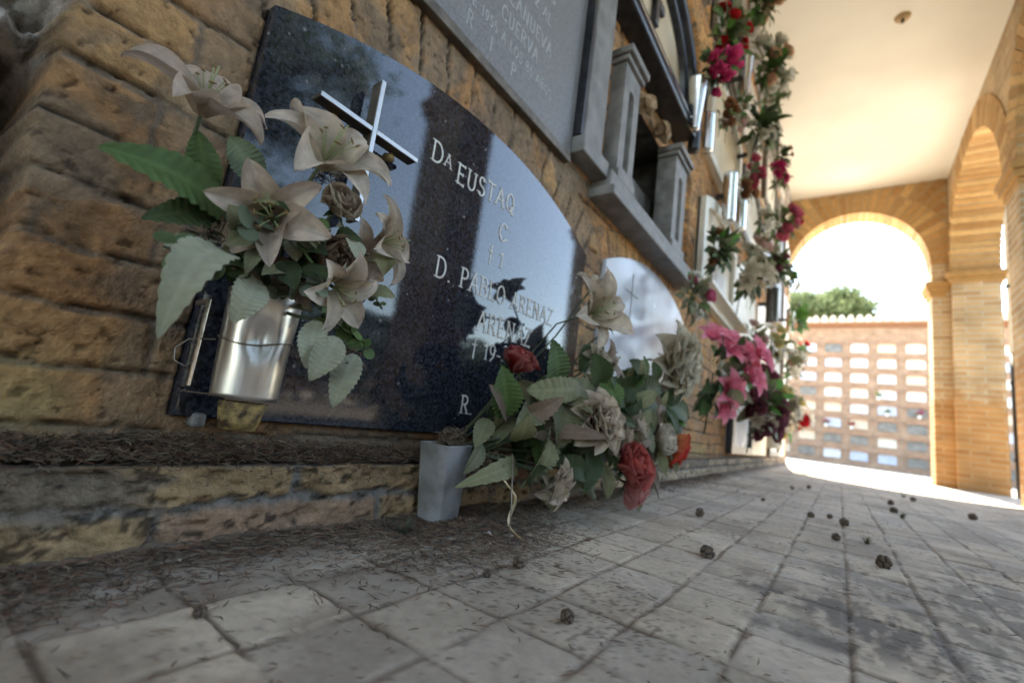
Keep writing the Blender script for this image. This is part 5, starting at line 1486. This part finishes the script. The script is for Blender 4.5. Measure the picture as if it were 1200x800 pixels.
FAR = [
    ('two pink roses among grey white filler above the pink lilies', (-.44, 1.639, .68), .085, [('rose', 'pink', 4), ('dahlia', 'white', 5)], 'grey', 60, .32, 1, 1.3),
    ('bright pink stargazer lilies low on the wall beyond the big cream dahlia', (-.385, 1.84, .432), .165, [('lily', 'lilypink', 10)], 'deep', 40, .42, 1, 1.1),
    ('burgundy and beige flowers hanging low beyond the pink lilies', (-.40, 3.013, .439), .21, [('rose', 'burg', 12), ('lily', 'beige', 5)], 'grey', 60, .27, 1, 1.1),
    ('white, yellow and red flowers low at the far end of the wall', (-.38, 4.395, .509), .21, [('lily', 'white', 6), ('rose', 'red', 2), ('rose', 'yellow', 3)], 'olive', 50, .30, 1, 1.2),
    ('dark green foliage without blooms under the cream arched plaque', (-.44, 1.989, 1.001), .105, [('rose', 'brown', 2)], 'deep', 110, .25, 1, 1.2),
    ('pale cream lilies with dark leaves on the white ledge', (-.42, 2.549, 1.073), .155, [('lily', 'cream', 10)], 'deep', 44, .42, 1, .9),
    ('pale pink roses just above the cream lilies on the ledge', (-.42, 2.934, 1.38), .09, [('rose', 'palepink', 6)], 'grey', 20, .38, 1, 1),
    ('dark burgundy greenery beside the black cylinder vase', (-.40, 3.514, 1.465), .14, [('rose', 'burg', 7)], 'deep', 90, .27, 1, 1),
    ('pink roses with fresh green leaves near the arch, halfway up', (-.38, 3.751, 1.878), .155, [('rose', 'pink', 7)], 'green', 60, .34, 1, 1),
    ('hot pink carnations between the crimson flowers and the arch', (-.38, 3.352, 2.05), .11, [('dahlia', 'hot', 5)], 'green', 36, .45, 1, 1),
    ('tall bunch of dark red roses high beside the dark frame', (-.42, 1.826, 1.91), .13, [('rose', 'red', 8)], 'green', 90, .26, 1, 1.2),
    ('magenta tulips in the silver cone vase beside the dark frame', (-.42, 1.63, 1.600), .095, [('tulip', 'magenta', 14)], 'deep', 50, .38, 1, .8),
    ('peach roses highest of all under the ceiling', (-.40, 2.502, 2.706), .145, [('rose', 'peach', 9)], 'green', 70, .32, 1, .8),
    ('white and peach roses below the topmost peach roses', (-.38, 2.667, 2.40), .165, [('rose', 'white', 8), ('rose', 'peach', 4)], 'green', 70, .28, 1, 1.2),
    ('small white blossoms with dark greens in the white cone vase', (-.40, 2.637, 1.993), .155, [('dahlia', 'white', 14)], 'deep', 80, .22, 1, 1.0),
    ('crimson and pink roses below the white cone vase', (-.40, 2.433, 1.601), .09, [('rose', 'crimson', 6)], 'grey', 24, .42, 1.2, .8),
    ('dried brown flowers hanging beneath the magenta tulips', (-.45, 1.983, 1.638), .07, [('rose', 'brown', 6)], 'brown', 26, .42, 1, 1),
    ('dried brown flowers beside the taller silver tube vase', (-.42, 2.406, 1.493), .07, [('rose', 'brown', 6)], 'brown', 24, .42, 1, 1.2),
    ('bright green leaves at the far end against the courtyard', (-.38, 5.112, 1.5), .17, [('lily', 'white', 1)], 'bright', 60, .3, 1, 1.1),
    ('yellow and white flowers low in the middle distance', (-.40, 3.68, .92), .13, [('rose', 'yellow', 4), ('lily', 'white', 4)], 'olive', 50, .34, 1, 1),
    ('white lilies farthest along the wall by the arch', (-.36, 4.548, .947), .14, [('lily', 'white', 7)], 'grey', 40, .38, 1, 1.2),
    ('dark green twigs with few flowers high before the arch', (-.38, 3.494, 2.30), .10, [('rose', 'brown', 2)], 'deep', 70, .25, 1, 1.2),
    ('small bright red flowers leaning out before the arch crown', (-.32, 4.3, 2.17), .07, [('dahlia', 'red', 4)], 'green', 22, .5, 1.2, .7),
    ('pale pink and white flowers under the bright green leaves', (-.37, 5.0, 1.02), .13, [('rose', 'palepink', 5), ('lily', 'white', 3)], 'grey', 40, .32, 1, 1),
    ('mixed white flowers above the silver tube vases by the cream plaque', (-.42, 3.1, 1.62), .11, [('lily', 'white', 6)], 'grey', 30, .4, 1, 1),
    ('white daisies against the cream rim, between the two silver tubes and the ledge', (-.42, 2.75, 1.22), .09, [('dahlia', 'white', 7)], 'grey', 24, .3, 1, 1),
    ('faded pink blossoms spilling below the white ledge', (-.42, 2.9, .80), .10, [('rose', 'palepink', 6)], 'olive', 40, .32, 1.1, 1),
    ('white and lilac blossoms in the third row near the brown dried flowers', (-.42, 2.15, 1.78), .09, [('dahlia', 'white', 5), ('rose', 'palepink', 3)], 'green', 30, .3, 1, 1),
    ('loose white blossoms drooping from the fourth row', (-.40, 3.2, 2.62), .12, [('dahlia', 'white', 8)], 'green', 40, .28, 1, 1.2),
    ('red and white blossoms hanging just inside the arch', (-.38, 5.6, 1.25), .13, [('rose', 'red', 3), ('lily', 'white', 4)], 'green', 40, .32, 1, 1.1),
    ('pale yellow blossoms beside the burgundy flowers, low on the wall', (-.42, 3.45, .60), .12, [('rose', 'yellow', 5), ('dahlia', 'white', 4)], 'olive', 40, .3, 1, 1.1),
    ('green leaves and white buds at the middle height near the arch', (-.38, 4.6, 1.75), .13, [('lily', 'white', 4)], 'green', 60, .3, 1, 1.2),
]
for i, (lab, p, r, bl, lc, nl, bs, sx, sz) in enumerate(FAR):
    bouquet('bouquet of ' + lab, p, r * 1.12, [(a, b, int(c_ * 1.35 + .5)) for a, b, c_ in bl], lc, nl, 100 + i, bs, sx=sx, sz=sz)
for i, (x, r, lab) in enumerate(far_spots):
    rg = random.Random(300 + i)
    t = thing('flower_pot', 'tiny pot of %s hung between plaques of the far burial block' % lab, 'flower pot', (x + .42, FY - .16, float(gz(10)) + .3 + r * PH), 'flower pots on the far burial block')
    MB().lathe([(.04, -.12), (.06, 0), (.055, .0)], 10).build('pot', M['white'], t, True)
    tn = {'red flowers': 'red', 'white flowers': 'white', 'pink flowers': 'pink', 'crimson flowers': 'crimson', 'yellow flowers': 'yellow'}[lab]
    me = bloom_mesh('dahlia', .06, TINT[tn], 5)
    for k in range(5):
        o = bpy.data.objects.new('bloom', me); link(o, t); o.location = (rg.uniform(-.1, .1), rg.uniform(-.08, 0), rg.uniform(.04, .16)); o.rotation_euler = (1.2, rg.uniform(-1, 1), 0)
    mb = MB()
    for k in range(16):
        a = Vector((0, -.02, .02)); b = a + Vector((rg.uniform(-.14, .14), rg.uniform(-.08, .02), rg.uniform(-.02, .14)))
        leaf_mesh(mb, a, b, .05, 'green', rg, nu=5, nv=3, teeth=2)
    mb.build('foliage', M['leaf'], t, True)

# ================================================================== LITTER
def litter(name, label, pts, lens, wid, cols, flat=.25, lie=None):
    n = len(pts)
    g_ = np.random.default_rng(len(pts))
    a = g_.uniform(0, 2 * PI, n) if lie is None else lie + g_.normal(0, .5, n)
    el = g_.normal(0, flat, n)
    d = np.stack([np.cos(a) * np.cos(el), np.sin(a) * np.cos(el), np.sin(el)], 1)
    s = np.stack([-np.sin(a), np.cos(a), np.zeros(n)], 1)
    u = np.cross(d, s)
    L = lens[:, None]; w = wid[:, None]
    bend = s * (g_.normal(0, .12, n)[:, None] * L)
    Q = []
    A = pts - d * L * .5; Mi = pts + bend; B = pts + d * L * .5
    for P0, P1, w0, w1 in ((A, Mi, .7, 1), (Mi, B, 1, .3)):
        Q.append(np.stack([P0 + s * w * w0, P1 + s * w * w1, P1 + u * w * w1, P0 + u * w * w0], 1))
        Q.append(np.stack([P0 + u * w * w0, P1 + u * w * w1, P1 - s * w * w1, P0 - s * w * w0], 1))
    Q = np.concatenate(Q); C = np.concatenate([np.repeat(cols[:, None, :], 4, 1)] * 4)
    o = grid_like(name, Q, C, M['litter'], None)
    tag(o, label, 'litter', kind='stuff')
    return o
g_ = np.random.default_rng(5)
PALN = np.array([(.07, .048, .034), (.11, .075, .052), (.15, .105, .072), (.20, .155, .11), (.055, .042, .034), (.14, .07, .045)])
n1, n2_, n3_, n4_ = 17000, 15000, 8000, 6000
# on the ledge
y = -0.05 + 1.75 * g_.random(n1) ** 1.5; x = -0.512 - .030 * g_.random(n1); up = np.exp(-((x + .535) / .02) ** 2) * .020 * g_.random(n1) * (.4 + .9 * fbm(y * 9, y * 0, 3, 3)) * 1.5
L1 = np.stack([x, y, 0.0875 + gz(y) + up], 1)
spill_ = g_.random(n1) < .12
L1[spill_, 0] = -.505 + .006 * g_.random(spill_.sum()); L1[spill_, 2] -= .03 * g_.random(spill_.sum()) ** 2
# along the wall foot
y = -0.05 + 2.6 * g_.random(n2_) ** 1.7; x = -0.495 + np.abs(g_.normal(0, .026, n2_)) * (.6 + 1.3 * fbm(y * 6, y * 0 + 2, 9, 3))
L2 = np.stack([x, y, np.zeros(n2_)], 1)
# round the floor vase
L3 = np.stack([-.42 + g_.normal(0, .055, n3_), .52 + g_.normal(0, .10, n3_), np.zeros(n3_)], 1)
# scattered, mostly in the joints
x = g_.uniform(-.5, .6, n4_ * 5); y = .0 + 3.0 * g_.random(n4_ * 5) ** 1.8
uu = np.abs(((x + .07) / .0795) % 1 - .5) * 2; vv = np.abs(((y - .17) / .0868) % 1 - .5) * 2
keepm = g_.random(len(x)) < np.where((uu > .84) | (vv > .84),   .34, .035) * (1.15 - np.clip(x + .5, 0, .9)) * (.3 + 1.4 * fbm(x * 7, y * 7, 77, 3))
L4 = np.stack([x[keepm], y[keepm], np.zeros(keepm.sum())], 1)
G_ = np.concatenate([L2, L3, L4]); G_[:, 0] = np.clip(G_[:, 0], -.500, .9); G_ = G_[(np.hypot(G_[:, 0] + .472, G_[:, 1] - .512) > .027)]
G_[:, 2] = floor_h(G_[:, 0], G_[:, 1]) + .0012 + .003 * g_.random(len(G_)) ** 3
for nm, lab, P_ in (('ledge_needles', 'thick mat of dry brown needles lying along the brick ledge', L1), ('ground_needles', 'dry brown needles scattered over the paving and along the wall foot', G_)):
    n = len(P_)
    litter(nm, lab, P_, g_.uniform(.004, .014, n) * (1.15 if nm[0] == 'l' else 1.0), g_.uniform(.0003, .0007, n), PALN[g_.integers(0, len(PALN), n)] * g_.uniform(.6, 1.5, n)[:, None], flat=.30 if nm[0] == 'l' else .12)

# fallen cypress cones
def cone_mesh(seed):
    rg = np.random.default_rng(seed)
    n = 64; m_ = 40
    th = np.linspace(0, PI, m_); ph = np.linspace(0, 2 * PI, n, endpoint=False)
    T, F_ = np.meshgrid(th, ph, indexing='ij')
    D = np.stack([np.sin(T) * np.cos(F_), np.sin(T) * np.sin(F_), np.cos(T)], -1)
    k = np.arange(13) + .5
    zc = 1 - 2 * k / 13; a = 2.39996 * k
    S_ = np.stack([np.sqrt(1 - zc * zc) * np.cos(a), np.sqrt(1 - zc * zc) * np.sin(a), zc], 1) + rg.normal(0, .05, (13, 3))
    S_ /= np.linalg.norm(S_, axis=1)[:, None]
    dots = np.sort(D @ S_.T, -1)
    gap = dots[..., -1] - dots[..., -2]
    o_ = sstep(.02, .16, gap)
    r = .72 + .28 * o_ + .07 * sstep(.96, 1.0, dots[..., -1]) + (fbm(T * 9, F_ * 6, seed, 3) - .5) * .12
    P_ = D * r[..., None]
    V = [tuple(p) for p in P_.reshape(-1, 3)]
    C = [tuple(np.array((.05, .036, .028)) * (1 - q) + np.array((.17, .13, .10)) * q) for q in (o_ * (.6 + .5 * fbm(T * 7, F_ * 5, seed + 3, 3))).reshape(-1)]
    F2 = [(i * n + j, (i + 1) * n + j, (i + 1) * n + (j + 1) % n, i * n + (j + 1) % n) for i in range(m_ - 1) for j in range(n)]
    me = bpy.data.meshes.new('cypress_cone'); me.from_pydata(V, [], F2)
    at = me.color_attributes.new('Col', 'FLOAT_COLOR', 'POINT'); at.data.foreach_set('color', np.array([(*c_, 1) for c_ in C], dtype=np.float32).ravel())
    me.materials.append(M['cone']); me.polygons.foreach_set('use_smooth', [True] * len(me.polygons))
    return me
CM = [cone_mesh(s) for s in (1, 2, 3)]
CONES = [(-.19, .389, .0085, 'cone alone in the middle of a near grey pad'), (-.16, .778, .0145, 'large open cone on a joint of the paving beyond the spreading bunch'), (.063, 1.05, .0150, 'large cone beside the pale worn ring on the paving'),
         (-.258, 1.153, .0135, 'round cone near the wall just past the red rose'), (-.365, .167, .0060, 'small crushed cone in a joint near the viewpoint'), (-.297, .469, .0085, 'cone in the litter before the grey vase'),
         (-.062, 1.559, .010, 'middle cone in the row lying across the third line of joints'), (-.004, 1.247, .0115, 'cone beside a joint between the ring and the far row'), (-.30, .415, .0060, 'small broken cone beside the litter before the grey vase'),
         (.012, 1.52, .012, 'cone at the end of the short row in mid paving'), (-.02, 1.62, .010, 'cone in the short row nearest the tall cone'), (.16, 2.2, .015, 'cone beside a weed tuft toward the sunlit patch'),
         (.18, 2.6, .014, 'cone lying between weeds before the sunlit patch'), (-.12, 2.75, .013, 'lone cone far along beside the wall'), (.42, 2.55, .016, 'cone lying toward the arcade before the sunlit patch'),
         (.40, 1.55, .014, 'cone on the brown stain toward the arcade'), (-.2, 1.75, .008, 'small cone in the middle of a mid paving pad'), (.30, 3.1, .014, 'cone lying closest to the edge of the sunlight')]
rg = random.Random(8)
for x, y, r, lab in CONES:
    r *= rg.uniform(.75, .95)
    o = bpy.data.objects.new('cypress_cone', rg.choice(CM)); link(o)
    o.scale = (r, r * rg.uniform(.9, 1.1), r * rg.uniform(.8, .95)); o.rotation_euler = (rg.uniform(0, 6), rg.uniform(0, 6), rg.uniform(0, 6))
    o.location = (x, y, float(floor_h(x, y)) + r * .72)
    tag(o, 'dark woody ' + lab, 'cone', 'fallen cypress cones')

# curled gilt ribbon, a dry stalk and little weeds
pts = []
for k in range(30):
    f = k / 29; a = f * 5.0
    pts.append((-.385 + .028 * f + .010 * math.sin(a * 1.6), .545 + .02 * math.sin(a) * f + .02 * f, .075 * (1 - f) ** 1.5 + .006 + .006 * math.sin(a) ** 2))
mb = MB(); V = []
for i, p in enumerate(pts):
    w = .0022
    V += [(p[0] - w * .5, p[1] - w, p[2] + w * .4), (p[0] + w * .5, p[1] + w, p[2] - w * .4), (p[0] - w * .5 - .0003, p[1] - w, p[2] + w * .4 - .0003), (p[0] + w * .5 - .0003, p[1] + w, p[2] - w * .4 - .0003)]
F = []
for i in range(len(pts) - 1):
    a = i * 4; b = a + 4
    F += [(a, b, b + 1, a + 1), (a + 2, a + 3, b + 3, b + 2), (a, a + 2, b + 2, b), (a + 1, b + 1, b + 3, a + 3)]
mb.add(V, F); tag(mb.build('ribbon', M['ribbon'], None, True), 'curled gilt ribbon end resting on the paving under the spreading bunch', 'ribbon')
tag(MB().tube([(-.352, .525, .004), (-.356, .528, .05), (-.37, .535, .12)], [.0008, .0009, .0007], 6).build('dry_stalk', M['wire'], None, True), 'thin pale dry stalk standing on the paving under the spreading bunch', 'stalk')
def weed(label, x, y, s, col, seed):
    rg = random.Random(seed); mb = MB()
    for k in range(26):
        a = rg.uniform(0, 2 * PI); r = s * rg.uniform(.3, 1); h = s * rg.uniform(.3, .9)
        mb_c = tuple(c_ * rg.uniform(.7, 1.3) for c_ in col)
        p0 = Vector((rg.uniform(-.2, .2) * s, rg.uniform(-.2, .2) * s, 0)); p2_ = Vector((math.cos(a) * r, math.sin(a) * r, h)); p1 = p0.lerp(p2_, .5) + Vector((0, 0, s * .12))
        d = Vector((-math.sin(a), math.cos(a), 0)) * s * .05
        mb.add([p0 - d, p0 + d, p1 + d, p1 - d, p2_], [(0, 1, 2, 3), (3, 2, 4)], mb_c)
    o = mb.build('weed_tuft', M['leaf'], None, True); o.location = (x, y, float(floor_h(x, y)))
    tag(o, label, 'weed', 'small weeds in the paving joints')
weed('grey green weed tuft at the wall foot in front of the grey vase', -.455, .43, .024, (.13, .14, .09), 1)
weed('low green weed in a paving joint beyond the pale worn ring', .05, 1.30, .020, (.08, .10, .04), 2)
weed('yellowish moss tuft in a joint nearest the arcade', .33, 1.33, .026, (.16, .14, .05), 3)
weed('small weed beside two cones toward the sunlit patch', .17, 2.05, .024, (.07, .10, .035), 4)
weed('tiny weed far along near the wall', -.17, 2.5, .022, (.10, .14, .05), 5)
weed('thin weed in a joint before the sunlight', .28, 3.3, .024, (.10, .14, .05), 6)
for i, (x, y, s, lab) in enumerate([(-.385, .515, .012, 'white petal lying beside the grey vase'), (-.30, .40, .006, 'small pale petal on the near paving'), (-.46, .185, .006, 'pale chip of plaster in the needles at the wall foot')]):
    mb = MB(); rgp = random.Random(60 + i)
    add_petal(mb, petal_geo(s, s * .6, 1.3, 1.9, nu=6, nv=5, wav=.1, rg=rgp), None, (0, 0, 0), (.5, .45, .42), (.62, .58, .55), rg=rgp)
    o = mb.build('fallen_petal', M['petal'], None, True); o.location = (x, y, float(floor_h(x, y)) + .004); o.rotation_euler = (0, 0, i * 1.7); tag(o, lab, 'petal')
